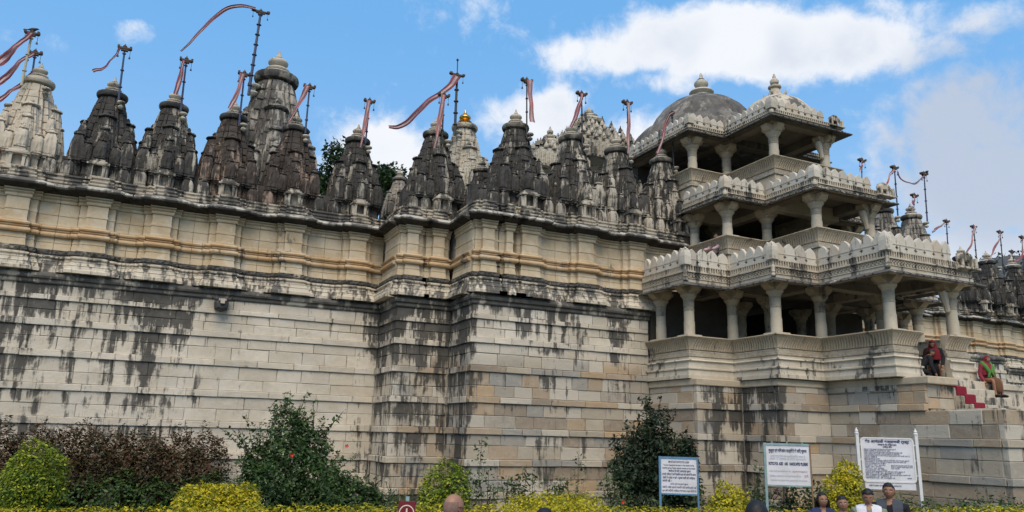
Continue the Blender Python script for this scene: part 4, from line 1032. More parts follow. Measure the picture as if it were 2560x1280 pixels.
FP = [
 ('cream pole with long banner at the left edge', (55, 205), (80, 84), 22.85, [(78, 82), (45, 112), (18, 138), (-8, 162)], (.16, .24), 'polecream', .034, {}),
 ('blue pole behind the pale cleaned spire with banner blowing left', (78, 205), (88, 133), 24.6, [(84, 133), (55, 150), (25, 182), (-8, 212)], (.14, .18), 'pole', .03, {}),
 ('short pole with banner blowing left across the pale spire top', (82, 215), (92, 182), 23.9, [(88, 180), (50, 212), (20, 234), (-10, 252)], (.10, .20), 'pole', .028, {'bells': False, 'bracket': .12}),
 ('blue pole with short banner on the second spire', (297, 247), (312, 122), 22.85, [(300, 119), (285, 143), (262, 166), (232, 180)], (.06, .10), 'pole', .03, {}),
 ('blue pole with dark thin banner on the third spire', (452, 275), (466, 152), 22.85, [(459, 150), (455, 172), (449, 200), (438, 236)], (.09, .13), 'pole', .03, {}),
 ('blue pole with pink banner on the brown-stained spire', (598, 308), (611, 186), 22.85, [(606, 184), (601, 208), (590, 240), (573, 272)], (.14, .10), 'pole', .03, {'pale': True}),
 ('very tall purple-grey pole with arching banner by the tall grey spire', (622, 232), (652, 30), 28.6, [(640, 20), (600, 16), (562, 24), (530, 48), (498, 82), (470, 112), (452, 127)], (.18, .09), 'pole', .055, {'bracket': .55}),
 ('blue pole with pale banner on the spire below the tall grey spire', (764, 325), (774, 218), 22.85, [(769, 214), (758, 240), (742, 270), (722, 306)], (.16, .06), 'pole', .03, {'pale': True}),
 ('slim pole with pale banner between the treetops', (914, 352), (924, 254), 22.85, [(923, 250), (917, 285), (909, 330), (901, 368)], (.16, .08), 'pole', .03, {'pale': True}),
 ('slim dark pole with hanging banner on the narrow bay', (1105, 352), (1110, 240), 21.1, [(1109, 236), (1103, 280), (1095, 325), (1086, 370)], (.18, .09), 'poledark', .028, {'pale': True}),
 ('tall dark pole with broad bracket and long banner by the gilded spire', (1137, 332), (1143, 188), 24.9, [(1142, 190), (1126, 214), (1102, 234), (1070, 254), (1045, 278), (1020, 304), (996, 317), (971, 318)], (.34, .14), 'poledark', .055, {'tip': (1144, 150), 'bracket': .48}),
 ('slim dark pole with straight hanging banner on the corner spire', (1317, 338), (1317, 203), 19.55, [(1324, 200), (1326, 235), (1328, 270), (1331, 305)], (.15, .17), 'poledark', .026, {'pale': True}),
 ('slim dark pole with banner bent left on the second wide-bay spire', (1456, 355), (1454, 236), 19.55, [(1456, 233), (1450, 258), (1440, 288), (1428, 318)], (.13, .12), 'poledark', .028, {}),
 ('slim pole with straight narrow banner on the third wide-bay spire', (1571, 408), (1568, 258), 19.55, [(1572, 256), (1572, 300), (1571, 345), (1570, 384)], (.14, .10), 'poledark', .024, {'pale': True}),
 ('grey pole with red banner in front of the pavilion roof', (1684, 412), (1680, 285), 19.55, [(1686, 281), (1674, 287), (1664, 315), (1654, 350), (1646, 382)], (.10, .16), 'poledark', .026, {'bells': False, 'bracket': .1}),
 ('blue pole with banner blowing left behind the middle elephant', (2245, 545), (2236, 420), 19.8, [(2234, 424), (2224, 442), (2212, 465), (2204, 480)], (.12, .12), 'pole', .03, {'pale': True}),
 ('blue pole with crow and banner slung left', (2318, 552), (2310, 436), 19.8, [(2309, 440), (2295, 455), (2278, 460), (2258, 450), (2243, 430)], (.08, .12), 'pole', .03, {}),
 ('blue pole rising behind the lowest parapet corner', (2371, 648), (2366, 554), 23.3, [(2364, 556), (2350, 566), (2338, 574), (2330, 581)], (.12, .12), 'pole', .032, {}),
 ('grey pole with banner over the spire behind the lowest elephant', (2443, 668), (2434, 568), 23.3, [(2437, 566), (2432, 595), (2422, 622), (2414, 642)], (.14, .18), 'poledark', .03, {'pale': True}),
 ('grey pole with twisted banner left of the right edge', (2509, 680), (2500, 581), 23.3, [(2502, 580), (2494, 606), (2482, 630), (2466, 656)], (.12, .10), 'poledark', .03, {}),
 ('short grey pole with small banner near the right edge', (2528, 672), (2530, 630), 24.6, [(2529, 630), (2525, 648), (2522, 662)], (.10, .08), 'poledark', .026, {}),
 ('grey pole with curling banner at the right edge', (2560, 690), (2555, 594), 23.3, [(2557, 590), (2557, 618), (2552, 643), (2538, 652), (2532, 642)], (.12, .14), 'poledark', .03, {}),
 ('short pole with faded banner on the spire top right of the pavilion', (2284, 523), (2286, 490), 20.1, [(2287, 488), (2284, 505), (2281, 520)], (.12, .14), 'pole', .02, {'pale': True}),
 ('short pole with faded banner showing over the middle parapet', (2154, 445), (2155, 402), 20.1, [(2157, 400), (2154, 415), (2150, 432)], (.12, .10), 'pole', .02, {'pale': True}),
]
for k, (lab, b, tp, Y, fl, fw, mk, r, kw) in enumerate(FP):
    flagpole(lab, b, tp, Y, fl, fw, mk, r, seed=k + 3, **kw)

# ------------------------------------------------------------------ crows
M['crow'] = flat_mat('crow_feathers', (.018, .018, .022), rough=.55)
def crow(px, py, Y, s, rz, label):
    p = at_y(px, py, Y); t = thing('crow', label, 'bird', tuple(p), 'perched crows', rz=rz, sc=s)
    mb = MB(); mb.tube([(-.22, 0, .04), (-.14, 0, .07), (-.05, 0, .10), (.05, 0, .13), (.11, 0, .17), (.15, 0, .19), (.175, 0, .19), (.23, 0, .18)], [.012, .04, .075, .08, .05, .045, .03, .006], 10); mb.build('body', M['crow'], t, 60)
    mb = MB(); mb.raw([(-.14, -.03, .07), (-.14, .03, .07), (-.36, .05, .0), (-.36, -.05, .0), (-.14, 0, .05), (-.36, 0, -.012)], [(0, 1, 2, 3), (0, 4, 5, 3), (1, 4, 5, 2)]); mb.build('tail', M['crow'], t)
    mb = MB()
    for y in (-.03, .03): mb.tube([(0, y, .06), (.0, y, -.01), (.03, y, -.015)], .008, 5)
    mb.build('legs', M['crow'], t)
crow(82, 80, 22.85, .62, 0.2, 'crow perched on the cream pole at the left edge')
crow(2317, 434, 19.8, .65, 0.1, 'crow perched on the blue pole right of the pavilion')
crow(1470, 292, 25.8, .7, 0.2, 'crow perched on the pale stepped roof finial')

# ------------------------------------------------------------------ stone water spout on the left wall
p = at_y(553, 762, 21.97)
ws = thing('water_spout', 'dark carved stone spout sticking out of the left platform wall', 'spout', (p.x, 21.97, p.z), sc=.95)
mb = MB(); mb.loft([[(x * a, y, z * b + dz) for x, z in ((-.16, -.14), (0, -.2), (.16, -.14), (.18, .05), (.12, .17), (-.12, .17), (-.18, .05))] for y, a, b, dz in ((.1, 1.1, 1.05, 0), (-.08, 1.1, 1.05, 0), (-.2, 1.0, .95, -.01), (-.34, .85, .8, -.03), (-.38, .6, .5, -.04))]); mb.build('head', M['disc'], ws)
mb = MB(); mb.box(-.06, .06, -.46, -.36, -.02, .06); mb.box(-.10, .10, -.44, -.3, .06, .12); mb.build('mouth', M['porch'], ws)
for sx in (-1, 1):
    mb = MB(); mb.lathe([(.01, 0), (.05, .02), (.05, .06), (.01, .09)], 8, sx * .13, -.28, .08); mb.build('eye', M['disc'], ws)
    mb = MB(); mb.tube([(sx * .16, -.12, .12), (sx * .24, -.14, .17), (sx * .28, -.15, .25)], [.05, .04, .01], 6); mb.build('ear', M['disc'], ws)

# ------------------------------------------------------------------ foliage
nrng = np.random.default_rng(5)
def leaf_mesh(name, mat, pts, size, up=.35, aspect=.5, jitter=.5, outward=None):
    n = len(pts); N = nrng.normal(size=(n, 3)); N[:, 2] = np.abs(N[:, 2]) + up
    if outward is not None: N = N * .8 + outward
    N /= np.linalg.norm(N, axis=1)[:, None]
    A = nrng.normal(size=(n, 3)); A -= (A * N).sum(1)[:, None] * N; A /= np.linalg.norm(A, axis=1)[:, None]
    B = np.cross(N, A); S = size * (1 + jitter * nrng.uniform(-1, 1, n))[:, None]
    mid = pts + A * S * .5 - N * S * .10
    V = np.stack([pts, mid + B * S * aspect * .5, pts + A * S, mid - B * S * aspect * .5], 1).reshape(-1, 3)
    me = bpy.data.meshes.new(name); me.vertices.add(4 * n); me.loops.add(4 * n); me.polygons.add(n)
    me.vertices.foreach_set('co', V.ravel()); me.loops.foreach_set('vertex_index', np.arange(4 * n))
    me.polygons.foreach_set('loop_start', np.arange(n) * 4); me.polygons.foreach_set('loop_total', np.full(n, 4))
    me.update(calc_edges=True); me.materials.append(mat); return me
def blob_pts(lobes, n, fill=.55, lump=.22):
    """points in a union of ellipsoids (c, r), denser near the skin, lumpy outline"""
    vol = np.array([r[0] * r[1] * r[2] for c, r in lobes]) ** .67; cnt = (n * vol / vol.sum()).astype(int); P = []; O = []
    for (c, r), k in zip(lobes, cnt):
        d = nrng.normal(size=(k, 3)); d /= np.linalg.norm(d, axis=1)[:, None]
        ph = nrng.uniform(0, 6, 6)
        l = 1 + lump * (np.sin(d[:, 0] * 5 + ph[0]) * np.sin(d[:, 1] * 5 + ph[1]) + .7 * np.sin(d[:, 2] * 7 + ph[2] + d[:, 0] * 4))
        rad = (fill + (1 - fill) * nrng.uniform(0, 1, k) ** .6) * l
        P.append(np.array(c) + d * rad[:, None] * np.array(r)); O.append(d)
    return np.concatenate(P), np.concatenate(O)
LM = {
 'green': leaf_mat('hibiscus_leaves', [(0, (.012, .03, .008)), (.45, (.035, .075, .02)), (.85, (.07, .13, .035)), (1, (.10, .17, .05))]),
 'dark': leaf_mat('dark_leaves', [(0, (.008, .016, .008)), (.5, (.018, .035, .016)), (1, (.04, .065, .028))]),
 'maroon': leaf_mat('maroon_leaves', [(0, (.018, .024, .008)), (.35, (.045, .042, .016)), (.65, (.085, .045, .022)), (1, (.13, .06, .032))]),
 'yellow': leaf_mat('golden_leaves', [(0, (.06, .09, .01)), (.3, (.25, .26, .015)), (.65, (.52, .44, .02)), (1, (.66, .52, .035))], .35),
 'lime': leaf_mat('lime_leaves', [(0, (.03, .06, .01)), (.4, (.12, .19, .018)), (.75, (.30, .35, .025)), (1, (.52, .50, .04))], .35),
 'mid': leaf_mat('mid_green_leaves', [(0, (.015, .03, .008)), (.5, (.04, .08, .018)), (1, (.09, .15, .035))]),
 'weed': leaf_mat('weed_leaves', [(0, (.03, .05, .02)), (.5, (.07, .11, .04)), (1, (.13, .18, .07))]),
 'grass': leaf_mat('grass_blades', [(0, (.02, .04, .01)), (.5, (.05, .085, .02)), (1, (.10, .13, .04))]),
 'treeg': leaf_mat('tree_leaves', [(0, (.010, .02, .008)), (.5, (.025, .05, .018)), (1, (.06, .10, .035))]),
}
M['bark'] = flat_mat('bark', (.07, .05, .035), rough=.95, var=.5, bump=.5, scale=20)
def bush(name, label, base, lobes, mat, n, size, stems=5, cat='bush', group=None, lump=.22, fill=.55, sprigs=0, sprig_len=.5, sprig_mat=None, up=.35):
    t = thing(name, label, cat, base, group)
    P, O = blob_pts(lobes, n, fill, lump)
    P[:, 2] = np.maximum(P[:, 2], .03)
    stuff(put('foliage', leaf_mesh('foliage', LM[mat], P, size, up, outward=O), t))
    mb = MB()
    for k in range(stems):
        c, r = lobes[k % len(lobes)]
        e = Vector(c) + Vector((rng.uniform(-.5, .5) * r[0], rng.uniform(-.5, .5) * r[1], r[2] * rng.uniform(-.1, .6)))
        s0 = Vector((c[0] * .35 + rng.uniform(-.08, .08), c[1] * .35 + rng.uniform(-.08, .08), -.02)); m_ = s0.lerp(e, .5) + Vector((rng.uniform(-.1, .1), rng.uniform(-.1, .1), .08))
        mb.tube([s0, m_, e], [.028, .02, .008], 5)
    if sprigs:
        SP = []
        for k in range(sprigs):
            c, r = lobes[rng.randrange(len(lobes))]; a = rng.uniform(0, 6.28); el = rng.uniform(.5, 1.3)
            d = Vector((math.cos(a) * math.cos(el), math.sin(a) * math.cos(el), math.sin(el)))
            s0 = Vector(c) + Vector((d.x * r[0], d.y * r[1], d.z * r[2])) * .8; L = sprig_len * rng.uniform(.5, 1.15); e = s0 + d * L + Vector((rng.uniform(-.1, .1), rng.uniform(-.1, .1), rng.uniform(-.05, .1)))
            mb.tube([s0, e], [.009, .004], 4)
            for q in range(int(L / .022)):
                f = rng.random(); SP.append(tuple(s0.lerp(e, f) + Vector((rng.uniform(-.04, .04), rng.uniform(-.04, .04), rng.uniform(-.03, .03)))))
        stuff(put('sprigs', leaf_mesh('sprigs', LM[sprig_mat or mat], np.array(SP), size * 1.05, up), t))
    mb.build('stems', M['bark'], t); return t
def flowers(label, t, pts, mat):
    for q in pts:
        mb = MB(); 
        for k in range(5):
            a = k * 1.2566; mb.raw([(0, 0, 0), (.035 * math.cos(a - .5), -.02, .035 * math.sin(a - .5)), (.055 * math.cos(a), -.03, .055 * math.sin(a)), (.035 * math.cos(a + .5), -.02, .035 * math.sin(a + .5))], [(0, 1, 2, 3)])
        mb.build('flower', mat, t, loc=q)
M['flower'] = flat_mat('red_petals', (.55, .02, .02), rough=.6); M['pink'] = flat_mat('pink_petals', (.60, .12, .16), rough=.6)
def gd(px, D, z=0.0):
    """ground point seen in column px at depth D"""
    p = at_d(px, 1080, D); return (p.x, p.y, z)
def zat(py, px, D): return at_d(px, py, D).z

# maroon hedge
b = gd(260, 18.3); ex = Vector((1, 0, 0))
lob = []
for k, x in enumerate(np.linspace(-2.6, 2.35, 9)):
    lob.append(((x, rng.uniform(-.1, .1), .95), (.55, .5, 1.05 + rng.uniform(-.1, .12))))
bush('hedge', 'tall maroon-leaved hedge against the left wall', b, lob, 'maroon', 42000, .075, 14, 'hedge', sprigs=60, sprig_len=.28)
lob = [((x, -.35, .5 + .1 * math.sin(x * 3)), (.5, .35, .5)) for x in np.linspace(-2.2, 2.5, 8)]
bush('bush', 'leafy green undergrowth in front of the maroon hedge', b, lob, 'mid', 9000, .085, 8)
# hibiscus
b = gd(735, 18.0)
t = bush('hibiscus_bush', 'large green hibiscus bush with red flowers at the left wall', b, [((0, 0, 1.05), (1.05, .8, 1.05)), ((-.6, 0, .7), (.75, .7, .7)), ((.65, 0, .75), (.7, .7, .75)), ((-.1, 0, 1.9), (.55, .45, .7)), ((.45, 0, 1.75), (.45, .4, .5)), ((-.75, 0, 1.35), (.4, .35, .45))], 'green', 17000, .085, 12, sprigs=55, sprig_len=.75)
flowers('', t, [(-.15, -.85, 1.55), (.75, -.7, 1.15), (1.15, -.5, 1.75), (-1.3, -.6, .5)], M['flower'])
b = gd(895, 17.6); t = bush('bush', 'low green bush between the hibiscus and the narrow bay', b, [((0, 0, .55), (.6, .5, .6)), ((.35, 0, .4), (.4, .4, .45)), ((-.4, 0, .75), (.4, .4, .5))], 'green', 5500, .08, 6, sprigs=18, sprig_len=.4)
b = gd(1010, 18.0); bush('bush', 'low weedy green bush at the foot of the narrow bay', b, [((0, 0, .3), (.7, .5, .35)), ((-.4, 0, .35), (.5, .4, .4))], 'weed', 3500, .06, 4, sprigs=14, sprig_len=.4)
# dark bush
b = gd(1615, 19.3); bush('bush', 'tall dark green bush in front of the wide bay', b, [((0, 0, 1.5), (.68, .55, .95)), ((-.45, 0, 1.35), (.6, .5, .7)), ((.35, 0, 2.1), (.45, .4, .75)), ((.6, 0, 1.1), (.5, .5, .6)), ((0, 0, .6), (.7, .6, .6))], 'dark', 9500, .10, 9, sprigs=60, sprig_len=.55)
b = gd(1705, 19.0); bush('bush', 'dark leafy bush right of the tall dark bush', b, [((0, 0, 1.1), (.4, .4, .8)), ((.1, 0, 1.7), (.28, .28, .4))], 'dark', 4000, .10, 5, sprigs=10, sprig_len=.4)
# golden and lime garden shrubs
def shrub(px, D, w, top, mat, label, n, lobes=None, size=.06, trunk=True):
    b = gd(px, D); h = zat(top, px, D)
    lobes = lobes or [((0, 0, h * .62), (w * .46, w * .42, h * .38)), ((-w * .2, 0, h * .52), (w * .34, w * .36, h * .3)), ((w * .2, 0, h * .55), (w * .34, w * .34, h * .32)), ((0, 0, h * .35), (w * .38, w * .36, h * .3))]
    return bush('golden_shrub', label, b, lobes, mat, n, size, 6, 'shrub', 'golden garden shrubs', .10, .72, sprigs=16, sprig_len=.12, sprig_mat='yellow' if mat == 'yellow' else 'lime', up=.6)
shrub(103, 15.2, 1.15, 1098, 'lime', 'round lime-green shrub at the left edge', 8000)
shrub(-25, 15.5, .7, 1185, 'lime', 'lime-green shrub cut by the left edge', 2500)
shrub(565, 14.4, 1.42, 1203, 'yellow', 'broad golden shrub below the hibiscus', 11000, [((x, 0, .70), (.36, .42, .40)) for x in (-.42, -.14, .14, .42)] + [((0, 0, .4), (.62, .45, .4))])
shrub(1118, 15.6, 1.05, 1146, 'lime', 'round lime-green shrub in front of the narrow bay', 7000)
shrub(1393, 14.3, 1.7, 1213, 'yellow', 'wide clipped golden shrub in front of the wide bay', 9500, [((x, 0, .72), (.42, .5, .36)) for x in (-.62, -.3, 0, .3, .62)] + [((0, 0, .4), (.8, .5, .4))])
shrub(1815, 15.2, .85, 1200, 'yellow', 'small golden shrub between the two left notice boards', 5500)
shrub(2100, 15.4, .95, 1172, 'yellow', 'taller golden shrub left of the white-framed board', 7500, [((0, 0, 1.15), (.42, .4, .42)), ((.1, 0, 1.5), (.28, .28, .25)), ((-.2, 0, .8), (.4, .4, .4)), ((.3, 0, .9), (.35, .35, .4))])
# clipped golden hedge along the path
hp = [(-60, 1262, 13.6), (150, 1258, 13.6), (450, 1254, 13.4), (800, 1252, 13.3), (1200, 1250, 13.3), (1500, 1252, 13.4), (1700, 1256, 13.6), (2000, 1262, 13.6), (2300, 1258, 13.6), (2620, 1252, 13.6)]
for sgm, (lo, hi, lab) in enumerate(((-60, 985, 'low clipped golden hedge along the path, left part'), (1010, 1640, 'low clipped golden hedge behind the bald man'), (1640, 2620, 'low clipped golden hedge behind the family at right'))):
    xs = np.arange(lo, hi, 34.0); mid = gd((lo + hi) / 2, 13.5); lob = []
    for x in xs:
        D = float(np.interp(x, [q[0] for q in hp], [q[2] for q in hp])); y = float(np.interp(x, [q[0] for q in hp], [q[1] for q in hp]))
        g = gd(float(x), D); h = zat(y + 5, float(x), D) * rng.uniform(.98, 1.015)
        lob.append(((g[0] - mid[0], g[1] - mid[1], h - .24), (.24, .42, .24))); lob.append(((g[0] - mid[0], g[1] - mid[1], h - .5), (.24, .42, .42)))
    bush('clipped_hedge', lab, mid, lob, 'yellow', int(len(xs) * 760), .055, 10, 'hedge', 'clipped golden hedges', .07, .8, up=.9)
# green hedges behind
for (lo, hi, top, D, lab) in ((2215, 2640, 1238, 15.6, 'dark green hedge below the terrace wall at the right'), (1985, 2070, 1212, 16.4, 'dark green bush behind the golden shrub by the middle board')):
    xs = np.arange(lo, hi, 40.0); mid = gd((lo + hi) / 2, D); lob = []
    for x in xs:
        g = gd(float(x), D); h = zat(top, float(x), D) * rng.uniform(.93, 1.06); lob.append(((g[0] - mid[0], g[1] - mid[1], h * .5), (.28, .4, h * .5)))
    bush('hedge', lab, mid, lob, 'mid', int(len(xs) * 700), .075, 6, 'hedge')
# thin weeds along the wall
wd = [(1205, 1095, 19.0), (1225, 1175, 18.4), (1275, 1190, 18.2), (1318, 1160, 18.6), (1370, 1200, 17.8), (1412, 1192, 17.9), (1446, 1135, 18.6), (1180, 1180, 18.3), (1520, 1165, 18.2), (1560, 1200, 17.5), (1895, 1160, 18.3), (1880, 1205, 17.0), (1950, 1220, 16.6), (2035, 1205, 16.2), (1745, 1215, 17.2), (300, 1215, 16.8), (1660, 1225, 16.6)]
for k, (px, top, D) in enumerate(wd):
    g = gd(px, D); h = zat(top, px, D)
    near = ['below the left corner of the wide bay', 'beside the lime shrub', 'low against the wide bay', 'in the middle of the wide bay foot', 'behind the wide golden shrub', 'above the wide golden shrub', 'tall and thin above the wide golden shrub', 'left end of the wide bay', 'left of the tall dark bush', 'under the tall dark bush', 'left of the middle notice board', 'between the left and middle boards', 'under the middle board', 'right of the middle board', 'right of the blue-framed board', 'in front of the maroon hedge', 'under the blue-framed board'][k]
    t = thing('weed', 'spindly green weed ' + near, 'weed', g, 'weeds along the wall foot')
    mb = MB(); SP = []; ns = 1 if h > 1.5 else 4
    for q in range(ns):
        a = rng.uniform(0, 6.28); e = Vector((math.cos(a) * .22 * (q > 0), math.sin(a) * .2 * (q > 0), h * rng.uniform(.7, 1.0) if q else h)); m_ = e * .5 + Vector((rng.uniform(-.08, .08), 0, 0))
        mb.tube([(0, 0, 0), m_, e], [.012, .009, .004], 4)
        for w in range(int(h * 46)):
            f = rng.random() ** .7; c = m_ * (2 * f) if f < .5 else m_.lerp(e, 2 * f - 1)
            SP.append(tuple(c + Vector((rng.gauss(0, .085), rng.gauss(0, .08), rng.gauss(0, .04)))))
    mb.build('stalk', M['bark'], t); put('leaves', leaf_mesh('leaves', LM['weed'], np.array(SP), .095, .2), t)
# rose bushes near the boards
for (px, py, D, lab) in ((1908, 1222, 16.6, 'rose bush with a pink bloom under the middle board'), (1535, 1248, 16.4, 'low rose with a red bloom right of the wide golden shrub')):
    g = gd(px, D); h = zat(py, px, D); t = bush('rose_bush', lab, g, [((0, 0, h * .5), (.3, .28, h * .5))], 'weed', 900, .06, 4, sprigs=6, sprig_len=.2)
    flowers('', t, [(0, -.3, h * 1.0)], M['pink' if px > 1800 else 'flower'])
# grass
NG = 34000
gx = nrng.uniform(-50, 2600, NG); gD = nrng.uniform(13.8, 19.5, NG)
GP = np.array([gd(float(a), float(b_)) for a, b_ in zip(gx, gD)])
inside = (GP[:, 1] < 21.7) & ~((GP[:, 0] > 6.0) & (GP[:, 1] > 20.2)) & ~((GP[:, 0] > 7.5) & (GP[:, 1] > 18.5)) & ~((GP[:, 0] > 13.1) & (GP[:, 1] > 16.3)) & ~((GP[:, 0] > 14.6) & (GP[:, 1] > 15)) & ~((GP[:, 0] > 16.4) & (GP[:, 1] > 10.3))
GP = GP[inside]; n = len(GP)
hh = nrng.uniform(.10, .30, n); dx = nrng.normal(0, .05, (n, 2)); wv = nrng.uniform(-1, 1, (n, 2)); wv /= np.linalg.norm(wv, axis=1)[:, None]; wv *= .012
V = np.zeros((n, 3, 3)); V[:, 0] = GP; V[:, 1] = GP; V[:, 0, :2] += wv; V[:, 1, :2] -= wv; V[:, 2] = GP; V[:, 2, :2] += dx; V[:, 2, 2] = hh
me = bpy.data.meshes.new('grass'); me.from_pydata(V.reshape(-1, 3).tolist(), [], np.arange(3 * n).reshape(-1, 3).tolist()); me.materials.append(LM['grass'])
g = put('grass', me); stuff(g); g['label'] = 'rough green grass growing at the foot of the wall'; g['category'] = 'grass'

# ------------------------------------------------------------------ trees and hill behind
def tree(px, py, Y, rx, rz, label, n):
    c = at_y(px, py, Y); t = thing('tree', label, 'tree', (c.x, Y, 0), 'trees behind the roof')
    lob = [((rng.uniform(-.6, .6) * rx, rng.uniform(-.5, .5) * rx, c.z + rng.uniform(-.6, .55) * rz), (rx * rng.uniform(.4, .62), rx * .5, rz * rng.uniform(.3, .5))) for k in range(9)]
    P, O = blob_pts(lob, n, .4, .3); put('crown', leaf_mesh('crown', LM['treeg'], P, .26, .3), t)
    mb = MB(); mb.tube([(0, 0, 0), (.2, .1, c.z * .45), (0, 0, c.z * .8), (.1, 0, c.z)], [.4, .3, .2, .06], 8)
    for k in range(5):
        l = Vector(lob[k][0]); mb.tube([(0, 0, c.z * .7), l * .5 + Vector((0, 0, c.z * .42)), l], [.14, .09, .03], 6)
    mb.build('trunk', M['bark'], t)
tree(825, 440, 42, 1.9, 2.1, 'dark green treetop behind the roof right of the tall grey spire', 6500)
tree(958, 472, 42, 1.6, 1.9, 'dark green treetop behind the roof left of the narrow bay spire', 5000)
tree(1170, 500, 34, .8, .7, 'small green tree behind the roof in front of the gilded spire', 1200)
# wooded hill
hc = at_d(2455, 640, 420); mb = MB(); n_ = 60
hz = lambda x, y: 0
dirr = Vector((c_r.x, c_r.y, 0)).normalized(); dirf = Vector((c_f.x, c_f.y, 0)).normalized()
hx = np.linspace(-150, 420, 96); hy = np.linspace(-90, 260, 24); vs = []
top = at_d(2450, 628, 420).z
for j, y in enumerate(hy):
    for i, x in enumerate(hx):
        prof = top * math.exp(-(x / 46) ** 2) * .72 + top * .84 * math.exp(-((x - 95) / 85) ** 2) + top * .9 * math.exp(-((x - 260) / 110) ** 2)
        z = min(prof, top) * math.exp(-(y / 85) ** 2) + 1.6 * math.sin(x * .31 + j) * math.sin(y * .2 + i * .7) - 2
        q = Vector((hc.x, hc.y, 0)) + dirr * float(x) + dirf * float(y); vs.append((q.x, q.y, max(z, -2)))
nx = len(hx); mb.raw(vs, [(j * nx + i, j * nx + i + 1, (j + 1) * nx + i + 1, (j + 1) * nx + i) for j in range(len(hy) - 1) for i in range(nx - 1)])
hm = flat_mat('wooded_hill_cover', (.060, .066, .070), rough=1.0, c2=(.085, .085, .080), scale=.12)
structure(mb.build('hill', hm, None, 60))
P = np.array([q for q in vs if q[2] > top * .55]); idx = nrng.integers(0, len(P), 3800); P = P[idx] + nrng.normal(0, 1.6, (3800, 3)); P[:, 2] += .6
o = put('hill_scrub', leaf_mesh('hill_scrub', LM['dark'], P, 2.0, .3)); stuff(o); o['label'] = 'dry scrub covering the distant hill'; o['category'] = 'scrub'
# ------------------------------------------------------------------ notice boards
M['blue'] = flat_mat('blue_painted_frame', (.10, .22, .36), rough=.6, var=.5, scale=6)
M['teal'] = flat_mat('pale_teal_painted_frame', (.24, .34, .35), rough=.6, var=.5, scale=6)
M['rust'] = flat_mat('rusty_frame', (.25, .16, .10), rough=.8, var=.5)
M['boardw'] = flat_mat('white_board', (.62, .62, .66), rough=.55, c2=(.50, .49, .50), scale=2.4)
M['framew'] = flat_mat('white_painted_frame', (.62, .61, .60), rough=.55, var=.2)
M['ink'] = flat_mat('navy_lettering', (.025, .03, .10), rough=.6, var=.1)
M['inks'] = flat_mat('small_navy_lettering', (.16, .165, .24), rough=.6, var=.1)
M['ink2'] = flat_mat('navy_lettering', (.06, .065, .15), rough=.6, var=.1)
M['inkp'] = flat_mat('faded_grey_lettering', (.50, .50, .54), rough=.7, var=.2)
M['inkr'] = flat_mat('faded_red_lettering', (.55, .30, .32), rough=.7, var=.2)
M['maroon'] = flat_mat('maroon_board', (.13, .012, .02), rough=.5, var=.15)
M['creampaint'] = flat_mat('cream_lettering', (.62, .50, .38), rough=.6, var=.1)
TMP = bpy.data.scenes.new('workbench')
def evaluated(o):
    TMP.collection.objects.link(o); vl = TMP.view_layers[0]; vl.update(); dg = vl.depsgraph; dg.update()
    me = bpy.data.meshes.new_from_object(o.evaluated_get(dg), depsgraph=dg); TMP.collection.objects.unlink(o); return me
def text(body, parent, x, z, h, mat, width=None, y=-.012, align='CENTER', bold=0.0):
    cu = bpy.data.curves.new('lettering', 'FONT'); cu.body = body; cu.size = h; cu.align_x = align; cu.extrude = .0012; cu.offset = bold; cu.resolution_u = 2
    cu.materials.append(M[mat]); f = bpy.data.objects.new('lettering', cu); me = evaluated(f); bpy.data.objects.remove(f)
    o = bpy.data.objects.new('lettering', me); COL.objects.link(o); o.parent = parent; o['kind'] = 'stuff'
    o.location = (x, y, z); o.rotation_euler = (RAD(90), 0, 0)
    if width and len(me.vertices):
        xs = [v.co.x for v in me.vertices]; w = max(xs) - min(xs)
        if w > 1e-4: o.scale = (width / w, 1, 1)
    return o
def board_axes(pl, pr):
    d = Vector((pr.x - pl.x, pr.y - pl.y, 0)); return math.atan2(d.y, d.x), d.length
# blue framed board
D = 16.0
a, b = at_d(1652, 1150, D), at_d(1741, 1150, 15.9); rz, wd_ = board_axes(a, b); zt, zb_ = at_d(1697, 1147, D).z, at_d(1697, 1232, D).z
t = thing('notice_board', 'blue-framed white notice board with dense lettering', 'notice board', ((a.x + b.x) / 2, (a.y + b.y) / 2, 0), 'notice boards', rz=rz)
w2 = wd_ / 2
mb = MB(); mb.box(-w2, w2, -.008, .012, zb_, zt); mb.build('panel', M['boardw'], t)
mb = MB(); mb.box(-w2 - .045, -w2, -.025, .025, 0, zt + .045); mb.build('post', M['blue'], t); mb = MB(); mb.box(w2, w2 + .035, -.025, .025, 0, zt + .045); mb.build('post', M['blue'], t)
mb = MB(); mb.box(-w2 + .001, w2 - .001, -.02, .02, zt, zt + .04); mb.build('rail', M['blue'], t); mb = MB(); mb.box(-w2 + .001, w2 - .001, -.02, .02, zb_ - .03, zb_); mb.build('rail', M['blue'], t)
H = zt - zb_
